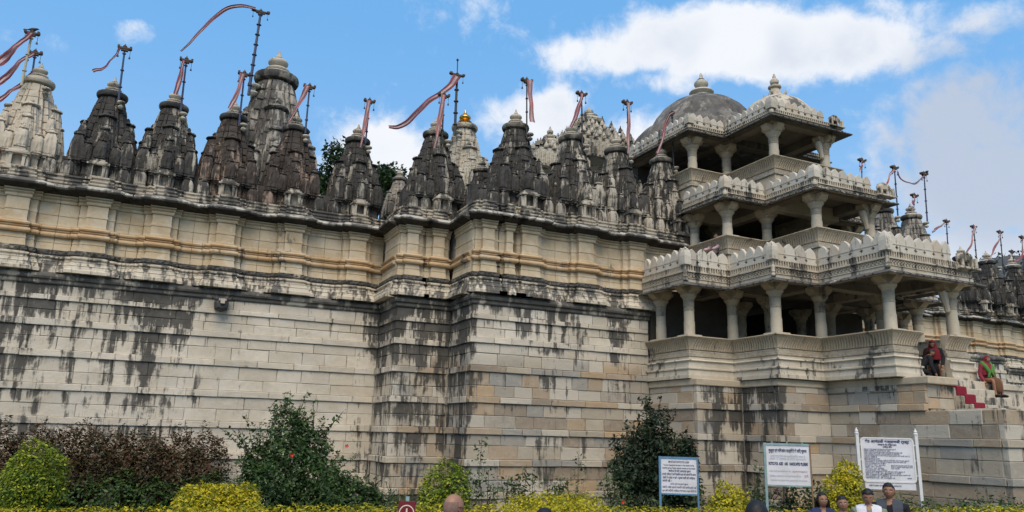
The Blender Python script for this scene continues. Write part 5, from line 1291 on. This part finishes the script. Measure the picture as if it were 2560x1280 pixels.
for f, sz, s, ww, x in ((.07, .055, 'IMPORTANT NOTICE FOR LADIES', .58, 0), (.165, .045, 'You are requested not enter in the temple during', .86, 0), (.25, .045, 'monthly period. Please maintain sanctity to the temple', .92, 0),
                     (.335, .055, 'महिलाओं के लिए आवश्यक सूचना', .62, 0.02), (.43, .055, 'आपसे निवेदन है कि मासिक धर्म की अवधि के समय', .94, 0), (.53, .055, 'मंदिर में प्रवेश न करें । कृपया मंदिर की पवित्रता', .90, 0), (.62, .055, 'बनाये रखें ।', .25, -.33),
                     (.71, .042, 'બહેનો માટે અગત્યની સૂચના', .5, 0), (.80, .05, 'બહેનોને માસિક ધર્મની અવધિમાં મંદિર પ્રવેશ કરવો નહિ', .96, 0), (.90, .05, 'કૃપા કરી મંદિરની પવિત્રતા જાળવવા નમ્ર વિનંતી છે', .94, 0)):
    text(s, t, x * wd_, zt - f * H - sz * .6, sz, 'ink2', ww * wd_, bold=.0004)
# teal framed board
a, b = at_d(1914, 1118, 16.0), at_d(2022, 1118, 15.9); rz, wd_ = board_axes(a, b); zt, zb_ = at_d(1968, 1114, D).z, at_d(1968, 1211, D).z; w2 = wd_ / 2; H = zt - zb_
t = thing('notice_board', 'pale teal-framed white board with faded lettering', 'notice board', ((a.x + b.x) / 2, (a.y + b.y) / 2, 0), 'notice boards', rz=rz)
mb = MB(); mb.box(-w2, w2, -.008, .012, zb_, zt); mb.build('panel', M['boardw'], t)
mb = MB(); mb.box(-w2 - .05, -w2, -.025, .025, 0, zt + .05); mb.build('post', M['teal'], t)
mb = MB(); mb.box(w2, w2 + .03, -.025, .025, 0, zt + .03); mb.build('post', M['rust'], t)
mb = MB(); mb.box(-w2 + .001, w2 - .001, -.02, .02, zt, zt + .045); mb.build('rail', M['teal'], t); mb = MB(); mb.box(-w2 + .001, w2 - .001, -.02, .02, zb_ - .03, zb_); mb.build('rail', M['teal'], t)
for x in (-.35, 0, .35):
    mb = MB(); mb.box(x * wd_ - .012, x * wd_ + .012, -.012, .012, zt + .046, zt + .085); mb.build('peg', M['teal'], t)
text('बुजुर्ग एवं विकलांग यात्रिकों के लिए सूचना', t, 0, zt - .17 * H, .085, 'ink', .88 * wd_, bold=.0022)
text('NOTICE FOR  AGED   AND   HANDICAPPED PILGREMS', t, 0, zt - .50 * H, .085, 'ink', .90 * wd_, bold=.0028)
for f, m_, wdt, x, s in ((.25, 'inkp', .8, 0, 'सभी यात्रिकों को सूचित किया जाता है'), (.32, 'inkp', .84, 0, 'मंदिर में प्रवेश के लिए व्यवस्था'), (.62, 'inkp', .50, -.2, 'wheel chair is available for the'), (.62, 'inkr', .34, .26, 'pilgrims on request to'), (.74, 'inkp', .70, -.08, 'please contact the temple office'), (.74, 'inkr', .09, .40, 'रुपये'), (.85, 'inkp', .82, 0, 'please maintain the peace of the place')):
    text(s, t, x * wd_, zt - f * H - .04, .06, m_, wdt * wd_)
# white framed trust board
a, b = at_d(2152, 1100, 16.0), at_d(2281, 1104, 15.9); rz, wd_ = board_axes(a, b); zt, zb_ = at_d(2215, 1096, D).z, at_d(2215, 1203, D).z; w2 = wd_ / 2; H = zt - zb_
t = thing('notice_board', 'large white notice board hung between two finial-topped white posts', 'notice board', ((a.x + b.x) / 2, (a.y + b.y) / 2, 0), 'notice boards', rz=rz)
def rounded(x0, x1, z0, z1, r, y0, y1, n=6):
    out = []
    for (cx, cz, a0) in ((x1 - r, z1 - r, 0), (x0 + r, z1 - r, 90), (x0 + r, z0 + r, 180), (x1 - r, z0 + r, 270)):
        for k in range(n + 1):
            q = RAD(a0 + 90 * k / n); out.append((cx + r * math.cos(q), cz + r * math.sin(q)))
    return [[(x, y0, z) for x, z in out], [(x, y1, z) for x, z in out]]
mb = MB(); mb.loft(rounded(-w2, w2, zb_, zt, .07, -.008, .015)); mb.build('panel', M['boardw'], t)
mb = MB(); o_ = rounded(-w2 - .018, w2 + .018, zb_ - .018, zt + .018, .085, -.018, .02); i_ = rounded(-w2 + .012, w2 - .012, zb_ + .012, zt - .012, .06, -.018, .02)
n_ = len(o_[0]); mb.raw(o_[0] + i_[0] + o_[1] + i_[1], [(k, (k + 1) % n_, n_ + (k + 1) % n_, n_ + k) for k in range(n_)] + [(k, (k + 1) % n_, 2 * n_ + (k + 1) % n_, 2 * n_ + k) for k in range(n_)] + [(n_ + k, n_ + (k + 1) % n_, 3 * n_ + (k + 1) % n_, 3 * n_ + k) for k in range(n_)]); mb.build('rim', M['framew'], t)
zp = at_d(2142, 1084, D).z
for sx in (-1, 1):
    mb = MB(); x = sx * (w2 + .075); mb.box(x - .03, x + .03, -.03, .03, 0, zp); mb.lathe([(.042, 0), (.045, .02), (.03, .04), (.038, .06), (.02, .09), (.008, .13)], 10, x, 0, zp); p_ = mb.build('post', M['framew'], t)
    for f in (.15, .5, .85):
        mb = MB(); mb.box(min(x - sx * .03, x - sx * .06), max(x - sx * .03, x - sx * .06), -.012, .012, zb_ + f * H - .012, zb_ + f * H + .012); mb.build('hanger', M['framew'], t)
mb = MB(); mb.box(-w2 + .02, w2 - .01, -.006, .01, zb_ - .155, zb_ - .022); mb.build('lower_plate', M['boardw'], t)
text('शेठ आणंदजी कल्याणजी ट्रस्ट', t, 0, zt - .105 * H, .075, 'ink', .86 * wd_, y=-.014, bold=.002); text('राणकपुर के लिए आवश्यक सूचना', t, 0, zt - .165 * H, .042, 'ink', .36 * wd_, y=-.014, bold=.0008); text('अनिवार्य नियम', t, 0, zt - .215 * H, .038, 'ink', .18 * wd_, y=-.014, bold=.0008)
lines = ['दर्शन का समय सुबह से शाम तक रहेगा सभी यात्री ध्यान दें', 'मंदिर परिसर में शांति बनाये रखें', 'मंदिर में प्रवेश के समय जूते चप्पल बाहर रखें एवं स्वच्छता रखें', 'मंदिर में मोबाइल का उपयोग न करें तथा नियमों का पालन करें', 'चमड़े की वस्तुएं अंदर ले जाना मना है कृपया सहयोग करें यात्री ध्यान दें', 'धूम्रपान वर्जित है', 'पूजा के वस्त्र पहन कर ही प्रवेश', 'मंदिर की मूर्तियों को स्पर्श न करें एवं फोटो लेना मना है यात्री ध्यान दें', 'भोजनशाला का समय निश्चित है कृपया समय का पालन करें', 'सामान की जिम्मेदारी स्वयं की रहेगी', 'दर्शन का समय', 'पूजा का समय', 'भोजन का समय', 'धर्मशाला के नियम', 'कमरे की चाबी कार्यालय में जमा करें तथा रसीद अवश्य लें', 'बिजली पानी का दुरुपयोग न करें', 'किसी भी शिकायत के लिए कार्यालय में संपर्क करें कृपया सहयोग करें', 'यात्रिकों से निवेदन है', 'व्यवस्थापक की आज्ञा से']
wl = [.62, .50, .74, .68, .88, .24, .30, .86, .80, .40, .40, .32, .36, .42, .76, .68, .86, .50, .56]
for k, (s, w_) in enumerate(zip(lines, wl)):
    z = zt - (.27 + .0365 * k) * H
    o = text(s, t, -.46 * wd_, z, .034, 'inks', w_ * wd_, y=-.014, align='LEFT')
for k, (s, w_) in enumerate((('सुबह से शाम तक पूजा दर्शन का समय', .42), ('दोपहर में विदेशी यात्री दर्शन समय', .42), ('शाम आरती', .16))):
    text(s, t, .04 * wd_, zt - (.635 + .0365 * k) * H, .034, 'inks', w_ * wd_, y=-.014, align='LEFT')
text('व्यवस्थापक', t, .38 * wd_, zt - .92 * H, .03, 'ink', .09 * wd_, y=-.014); text('मंदिर में प्रवेश करने से पहले सूचना अवश्य पढ़ें', t, -.1 * wd_, zb_ - .09, .035, 'ink', .62 * wd_, y=-.014)
# numbered maroon marker
a, b = at_d(997, 1256, 9.0), at_d(1039, 1256, 9.0); rz, wd_ = board_axes(a, b); zt = at_d(1018, 1253, 9.0).z; w2 = wd_ / 2
t = thing('number_sign', 'maroon marker board with a circled number one', 'sign', ((a.x + b.x) / 2, (a.y + b.y) / 2, 0), rz=rz)
mb = MB(); mb.box(-w2, w2, -.01, .01, zt - .26, zt, bev=.003); mb.build('panel', M['maroon'], t)
mb = MB(); zc = zt - .13; ri, ro = .078, .09
for k in range(32):
    q0, q1 = k * 2 * math.pi / 32, (k + 1) * 2 * math.pi / 32
    mb.face([(ri * math.cos(q0), -.0125, zc + ri * math.sin(q0)), (ro * math.cos(q0), -.0125, zc + ro * math.sin(q0)), (ro * math.cos(q1), -.0125, zc + ro * math.sin(q1)), (ri * math.cos(q1), -.0125, zc + ri * math.sin(q1))])
mb.build('ring', M['creampaint'], t); text('1', t, 0, zc - .048, .14, 'creampaint', y=-.0125, bold=.002)
mb = MB(); mb.box(-.02, .02, .011, .05, 0, zt + .05); mb.build('post', M['teal'], t)

# ------------------------------------------------------------------ people
M['skin'] = flat_mat('skin', (.25, .125, .072), rough=.55, var=.2, scale=12, spec=.35)
M['skinp'] = flat_mat('warm_skin', (.29, .145, .09), rough=.5, var=.25, scale=10, spec=.4)
M['hair'] = flat_mat('black_hair', (.012, .011, .011), rough=.5, var=.5, scale=60, bump=.4)
M['greyhair'] = flat_mat('cropped_grey_hair', (.20, .125, .10), rough=.85, var=.5, scale=50)
M['eyew'] = flat_mat('eye_white', (.6, .58, .55), rough=.3, var=.05); M['eyed'] = flat_mat('eye_dark', (.02, .012, .01), rough=.2, var=.05); M['lip'] = flat_mat('lips', (.26, .09, .075), rough=.5, var=.1)
for k, c in dict(navy=(.025, .035, .09), hood=(.30, .32, .36), whitevest=(.58, .58, .62), sage=(.17, .20, .14), greyvest=(.055, .06, .075), black=(.012, .012, .014), denim=(.04, .05, .09), brown=(.12, .055, .028), redcloth=(.22, .025, .04), green=(.07, .19, .04), pinkcloth=(.58, .40, .42), khaki=(.2, .17, .12), veil=(.13, .008, .014)).items():
    M['c_' + k] = flat_mat('cloth_' + k, c, rough=.9, var=.3, scale=14, bump=.3)
def skin_mesh(V, E, R, sub=2):
    me = bpy.data.meshes.new('tmp'); me.from_pydata(V, E, []); o = bpy.data.objects.new('tmp', me)
    o.modifiers.new('skin', 'SKIN')
    for k, sv in enumerate(me.skin_vertices[0].data):
        r = R[k]; sv.radius = r if hasattr(r, '__len__') else (r, r); sv.use_root = (k == 0)
    m = o.modifiers.new('sub', 'SUBSURF'); m.levels = sub; m.render_levels = sub
    out = evaluated(o)
    vs = [tuple(v.co) for v in out.vertices]; fs = [tuple(p.vertices) for p in out.polygons]
    bpy.data.objects.remove(o); bpy.data.meshes.remove(me); bpy.data.meshes.remove(out); return vs, fs
def head_geo(hh, inflate=1.0, fn=None):
    """head of height hh centred on 0, face towards -y"""
    vs = []; fs = []; nu, nv = 28, 20
    for j in range(nv + 1):
        th = math.pi * j / nv
        for i in range(nu):
            ph = 2 * math.pi * i / nu; x, y, z = math.sin(th) * math.cos(ph), math.sin(th) * math.sin(ph), math.cos(th)
            fx, fy = (.345, .43)
            if z < 0: fx *= 1 - .30 * z * z; fy *= 1 - .12 * z * z
            X, Y, Z = x * fx, y * fy, z * .5
            if y < -.2:
                nose = math.exp(-((x / .17) ** 2) - (((z + .16) / .16) ** 2)); Y -= .075 * nose
                for e in (-1, 1): Y += .035 * math.exp(-(((x - e * .42) / .2) ** 2) - (((z - .02) / .12) ** 2))
                Y -= .02 * math.exp(-((x / .35) ** 2) - (((z + .42) / .1) ** 2)); Y -= .03 * math.exp(-((x / .3) ** 2) - (((z + .75) / .15) ** 2))
            vs.append((X * hh * inflate, Y * hh * inflate, Z * hh * inflate))
    for j in range(nv):
        for i in range(nu):
            i2 = (i + 1) % nu; f = (j * nu + i, (j + 1) * nu + i, (j + 1) * nu + i2, j * nu + i2)
            if fn is None: fs.append(f)
            else:
                c = [sum(vs[k][q] for k in f) / 4 / hh for q in range(3)]
                if fn(*c): fs.append(f)
    return vs, fs
def hair_fn(style):
    if style == 'short': return lambda x, y, z: z > .22 - .50 * (y + .12) or (y > .16 and z > -.28)
    if style == 'bald': return lambda x, y, z: (-.30 < z < .22 and (y > -.02))
    return lambda x, y, z: z > .25 - .55 * (y + .1) or y > .02 and z > -.5 or abs(x) > .29 and y > -.16
def person(label, base, H, yaw, cloth_top, cloth_leg, vest=None, hair='short', skin='skin', pitch=0.0, turn=0.0, pose='stand', scarf=None, shawl=None, legs='trousers', arms=None, hand=True, glasses=False, roll=0.0):
    t = thing('person', label, 'person', base, 'visitors', rz=yaw)
    k = H / 1.7; hh = .222 * k
    if pose == 'stand': hip, kn, an = .92, .50, .07; lx = .10; legpts = lambda s: [(s * .10, 0, .90), (s * .105, -.01, .49), (s * .11, .01, .08), (s * .12, -.14, .04)]; tor = [(0, 0, .94), (0, .0, 1.10), (0, .01, 1.28), (0, .015, 1.40)]; neck = (0, .015, 1.46); headc = (0, -.01, 1.585)
    elif pose == 'sit': legpts = lambda s: [(s * .10, 0, .10), (s * .13, -.42, .10), (s * .12, -.44, -.36), (s * .12, -.57, -.40)]; tor = [(0, 0, .10), (0, -.0, .28), (0, -.03, .46), (0, -.06, .58)]; neck = (0, -.08, .645); headc = (0, -.12, .76)
    else: legpts = lambda s: [(s * .10, .0, .5), (s * .13, -.28, .42), (s * .12, -.10, .08), (s * .12, -.25, .04)]; tor = [(0, 0, .52), (0, -.08, .68), (0, -.20, .82), (0, -.28, .92)]; neck = (0, -.33, .97); headc = (0, -.40, 1.06)
    sc_ = lambda p: (p[0] * k, p[1] * k, p[2] * k)
    V = [sc_(p) for p in tor] + [sc_(neck)]; E = [(0, 1), (1, 2), (2, 3), (3, 4)]; R = [(.15 * k, .11 * k), (.135 * k, .10 * k), (.165 * k, .11 * k), (.12 * k, .085 * k), (.052 * k, .052 * k)]
    V.append(sc_((headc[0], headc[1], headc[2] - .05))); E.append((4, 5)); R.append((.05 * k, .05 * k))
    sh = tor[3]; armlist = []
    for s in (-1, 1):
        default = [(s * .19, sh[1], sh[2] - .03), (s * .25, sh[1] + .02, sh[2] - .30), (s * .22, sh[1] - .10, sh[2] - .52), (s * .21, sh[1] - .14, sh[2] - .60)]
        A = (arms or {}).get(s, default); i = len(V); V += [sc_(p) for p in A]; E += [(3, i), (i, i + 1), (i + 1, i + 2), (i + 2, i + 3)]; R += [.058 * k, .045 * k, .032 * k, .036 * k]; armlist.append([sc_(p) for p in A])
        i = len(V); Lg = [sc_(p) for p in legpts(s)]; V += Lg; E += [(0, i), (i, i + 1), (i + 1, i + 2), (i + 2, i + 3)]; R += [.085 * k, .058 * k, .042 * k, .035 * k]
    vs, fs = skin_mesh(V, E, R, 1)
    mb = MB(); mb.raw(vs, fs)
    Rh = Euler((pitch, roll, turn)).to_matrix(); hc = Vector(sc_(headc))
    hv, hf = head_geo(hh); mb.raw([tuple(hc + Rh @ Vector(v)) for v in hv], hf)
    for s in (-1, 1):                                   # ears
        ev = [(s * (.335 + .03 * (q in (1, 2))) * hh, (y - .02) * hh, z * hh) for q, (y, z) in enumerate(((-.02, -.12), (.07, -.06), (.06, .08), (-.02, .07)))]; ev2 = [(x + s * .025 * hh, y, z) for x, y, z in ev]
        ii = [tuple(hc + Rh @ Vector(v)) for v in ev + ev2]; mb.raw(ii, [(0, 1, 2, 3), (4, 5, 6, 7), (0, 1, 5, 4), (1, 2, 6, 5), (2, 3, 7, 6), (3, 0, 4, 7)])
    if hand:                                             # fingers and thumb
        for A in armlist:
            w, e = Vector(A[3]), (Vector(A[3]) - Vector(A[2])).normalized(); sd = e.cross(Vector((0, 1, 0)))
            if sd.length < .1: sd = Vector((1, 0, 0))
            sd.normalize(); nn = e.cross(sd)
            for q, L in zip((-1.5, -.5, .5, 1.5), (.06, .075, .07, .055)):
                p0 = w + sd * (q * .016 * k); mb.tube([p0, p0 + e * (L * .6 * k), p0 + e * (L * k) + nn * (.02 * k)], [.009 * k, .008 * k, .006 * k], 5)
            mb.tube([w - e * .02 + sd * (.028 * k), w + e * (.02 * k) + sd * (.05 * k), w + e * (.045 * k) + sd * (.055 * k)], [.01 * k, .009 * k, .007 * k], 5)
    mb.build('body', M[skin], t, 60)
    # face
    for s in (-1, 1):
        for nm, rr, off, mt in (('eye', .050, .0, 'eyew'), ('iris', .028, .012, 'eyed')):
            m2 = MB(); m2.lathe([(.001, -rr * .5), (rr * .8, -rr * .3), (rr, 0), (rr * .8, rr * .3), (.001, rr * .5)], 10); vv = [hc + Rh @ (Vector((s * .145, -.365 - off, .01)) * hh + Vector((v[0] * 1.2, v[1] * .5, v[2] * 1.1)) * hh) for v in m2.v]; m2.v = [tuple(v) for v in vv]; m2.build(nm, M[mt], t, 60)
        m2 = MB(); m2.tube([hc + Rh @ (Vector(q) * hh) for q in ((s * .06, -.40, .085), (s * .15, -.395, .11), (s * .24, -.34, .08))], [.012 * hh * 1.6, .016 * hh * 1.6, .008 * hh * 1.6], 5); m2.build('eyebrow', M['hair'], t)
    m2 = MB(); m2.tube([hc + Rh @ (Vector(q) * hh) for q in ((-.11, -.375, -.235), (-.04, -.405, -.225), (.04, -.405, -.225), (.11, -.375, -.235))], [.01 * hh, .028 * hh, .028 * hh, .01 * hh], 6); m2.build('lips', M['lip'], t, 60)
    if glasses:
        m2 = MB()
        for s in (-1, 1): m2.tube([hc + Rh @ (Vector(q) * hh) for q in ((s * .37, .05, .04), (s * .37, -.2, .02), (s * .30, -.43, .0), (s * .05, -.47, .0))], .016 * hh, 5)
        m2.build('glasses', M['black_'], t)
    if hair:
        hv, hf = head_geo(hh, 1.035 if hair != 'bald' else 1.004, hair_fn(hair)); m2 = MB(); m2.raw([tuple(hc + Rh @ Vector(v)) for v in hv], hf); ho = m2.build('hair', M['greyhair' if hair == 'bald' else 'hair'], t, 60)
        if hair in ('short', 'long'): so = ho.modifiers.new('solid', 'SOLIDIFY'); so.thickness = .008 * k; so.offset = 1
        if hair == 'long':
            m2 = MB(); m2.loft([[tuple(hc + Vector((x * a * k, (y * b + dy) * k, z * k))) for x, y in ((-.10, -.03), (-.07, .06), (0, .09), (.07, .06), (.10, -.03), (.06, .0), (0, .02), (-.06, .0))] for z, a, b, dy in ((.02, 1.0, 1.0, .03), (-.08, 1.15, 1.0, .035), (-.2, 1.35, .9, .04), (-.34, 1.2, .8, .06), (-.46, .8, .6, .08))]); m2.build('long_hair', M['hair'], t, 60)
    # clothes
    def cloth(name, idxpts, edges, rad, mat, sub=2):
        vs, fs = skin_mesh([sc_(p) for p in idxpts], edges, rad, sub); m2 = MB(); m2.raw(vs, fs); return m2.build(name, M[mat], t, 60)
    tp = list(tor); pts = [tuple(p) for p in tp]; ed = [(0, 1), (1, 2), (2, 3)]; rad = [(.185 * k, .14 * k), (.165 * k, .13 * k), (.195 * k, .14 * k), (.135 * k, .105 * k)]
    pts.append((neck[0], neck[1], neck[2] - .03)); ed.append((3, 4)); rad.append((.075 * k, .072 * k))
    for s in (-1, 1):
        A = [tuple(np.array(q) / k) for q in armlist[0 if s < 0 else 1]]; i = len(pts); pts += [A[0], A[1], A[2]]; ed += [(3, i), (i, i + 1), (i + 1, i + 2)]; rad += [.078 * k, .064 * k, .05 * k]
    cloth('shirt', pts, ed, rad, cloth_top)
    if vest:
        vpts = [tuple(p) for p in tp] + [(neck[0], neck[1] + .03, neck[2] - .02)]; vr = [(.20 * k, .155 * k), (.185 * k, .15 * k), (.215 * k, .158 * k), (.155 * k, .12 * k), (.09 * k, .08 * k)]
        for s in (-1, 1):
            vpts.append((s * .165, tor[3][1], tor[3][2] - .02)); vr.append(.075 * k)
        vs, fs = skin_mesh([sc_(p) for p in vpts], [(0, 1), (1, 2), (2, 3), (3, 4), (3, 5), (3, 6)], vr, 3)
        m2 = MB(); fr = [f for f in fs if not (abs(sum(vs[q][0] for q in f) / len(f)) < .045 * k and sum(vs[q][1] for q in f) / len(f) < -.02)]
        vs = [(x, y, z) if True else 0 for x, y, z in vs]
        m2.raw([(x * (1 + .012 * math.sin(z * 70)), y * (1 + .03 * math.sin(z * 70)), z) for x, y, z in vs], fr); m2.build('vest', M[vest], t, 60)
    if legs == 'trousers':
        pts = [tor[0]]; ed = []; rad = [(.18 * k, .13 * k)]
        for s in (-1, 1):
            i = len(pts); Lp = legpts(s)[:3]; pts += Lp; ed += [(0, i), (i, i + 1), (i + 1, i + 2)]; rad += [.105 * k, .085 * k, .07 * k]
        cloth('trousers', pts, ed, rad, cloth_leg)
    else:
        a, b_, c_ = tor[0], legpts(1)[1], legpts(1)[2]
        cloth('skirt', [a, (0, b_[1], b_[2]), (0, c_[1], c_[2] + .02)], [(0, 1), (1, 2)], [(.18 * k, .13 * k), (.15 * k, .11 * k), (.14 * k, .12 * k)], cloth_leg)
    for s in (-1, 1):
        q = legpts(s); m2 = MB(); m2.tube([sc_((q[2][0], q[2][1] + .04, q[3][2] + .005)), sc_((q[3][0], q[2][1] - .05, q[3][2] + .01)), sc_((q[3][0], q[3][1] - .06, q[3][2] - .01))], [.05 * k, .05 * k, .035 * k], 8); m2.build('shoe', M['c_black'], t, 60)
    if scarf:
        hv, hf = head_geo(hh, 1.16, lambda x, y, z: z > .30 - .4 * (y + .1) or y > -.08 or abs(x) > .33); m2 = MB(); m2.raw([tuple(hc + Rh @ Vector(v)) for v in hv], hf); so = m2.build('headscarf', M[scarf], t, 60); md = so.modifiers.new('solid', 'SOLIDIFY'); md.thickness = .015
        n0 = Vector(sc_(neck)); m2 = MB()
        m2.loft([[tuple(n0 + Vector((x * a, y * a + dy, z)) * k) for x, y in ((-.12, -.02), (-.09, .08), (0, .11), (.09, .08), (.12, -.02), (.08, -.08), (0, -.1), (-.08, -.08))] for z, a, dy in ((.10, .85, .02), (.0, 1.0, .02), (-.10, 1.5, .03), (-.25, 1.75, .05), (-.38, 1.7, .06))]); m2.build('veil_drape', M[scarf], t, 60)
    if shawl:
        n0 = Vector(sc_(tor[3])); m2 = MB()
        for s in (-1, 1): m2.tube([tuple(n0 + Vector(q) * k) for q in ((s * .05, .09, .08), (s * .13, .02, .06), (s * .13, -.10, -.05), (s * .06, -.16, -.22), (s * .09, -.17, -.40))], [.05, .06, .055, .05, .035], 7)
        m2.build('shawl', M[shawl], t, 60)
    return t
M['black_'] = M['c_black']
def face_to(p):      # yaw so that local -y looks at the camera
    return math.atan2(p[1], p[0]) - math.pi / 2
def by_head(px, top, D):
    p = at_d(px, top, D); return (p.x, p.y, 0.0), p.z
b, h = by_head(2054, 1231, 10.2); person('long-haired girl in a navy vest at the left of the family', b, h, face_to(b) + .25, 'c_navy', 'c_denim', 'c_navy', 'long', turn=.1)
b, h = by_head(2104, 1239, 9.9); person('boy in a grey hooded jacket beside the girl', b, h, face_to(b) + .2, 'c_hood', 'c_denim', None, 'short', turn=-.05, roll=-.12)
b, h = by_head(2168, 1221, 10.2); person('woman in a white quilted vest looking down', b, h, face_to(b) + .05, 'c_sage', 'c_denim', 'c_whitevest', 'short', 'skinp', pitch=.38)
b, h = by_head(2220, 1207, 10.4); person('man in a dark quilted vest at the right of the family', b, h, face_to(b) - .05, 'c_black', 'c_black', 'c_greyvest', 'short')
b, h = by_head(1133, 1234, 6.2); person('bald man with glasses seen from behind above the hedge', b, h, face_to(b) + 2.2, 'c_khaki', 'c_black', None, 'bald', 'skinp', glasses=True)
b, h = by_head(1890, 1252, 5.6); person('dark-haired visitor whose head just enters the bottom edge, left of the family', b, h, face_to(b) + 3.0, 'c_navy', 'c_black', None, 'short')
b, h = by_head(1360, 1271, 5.6); person('dark-haired visitor barely showing at the bottom edge right of the bald man', b, h, face_to(b) + 2.8, 'c_khaki', 'c_black', None, 'short')
# on the stairs and balcony
p = at_y(2483, 960, 12.42)
person('seated woman in pink headscarf, green shawl and brown skirt on the stair flank', (p.x + .05, 12.62, 3.665), 1.38, -.25, 'c_redcloth', 'c_brown', None, 'short', scarf='c_redcloth', shawl='c_green', pose='sit', legs='skirt', pitch=.15)
p = at_y(2356, 900, 12.75)
person('stooping woman in a dark red veil at the top of the stairs', (p.x + .05, 13.0, 3.70), 1.42, -1.0, 'c_black', 'c_black', None, 'short', scarf='c_veil', pose='stoop', legs='skirt', pitch=.5)
p = at_y(2322, 920, 12.7)
person('crouching man in black at the top of the stairs', (p.x + .02, 12.98, 3.50), 1.38, 1.0, 'c_black', 'c_black', 'c_black', 'short', pose='stoop', pitch=.5)
p = at_y(1806, 590, 17.35)
person('visitor in pink leaning on the middle balcony rail', (p.x + .05, 17.66, 6.66), 1.55, -1.45, 'c_pinkcloth', 'c_black', None, 'short', arms={1: [(.19, 0, 1.36), (.20, -.2, 1.16), (.05, -.30, 1.10), (-.02, -.30, 1.09)], -1: [(-.19, 0, 1.36), (-.24, -.15, 1.18), (-.20, -.42, 1.10), (-.20, -.50, 1.10)]})

bpy.data.scenes.remove(TMP)
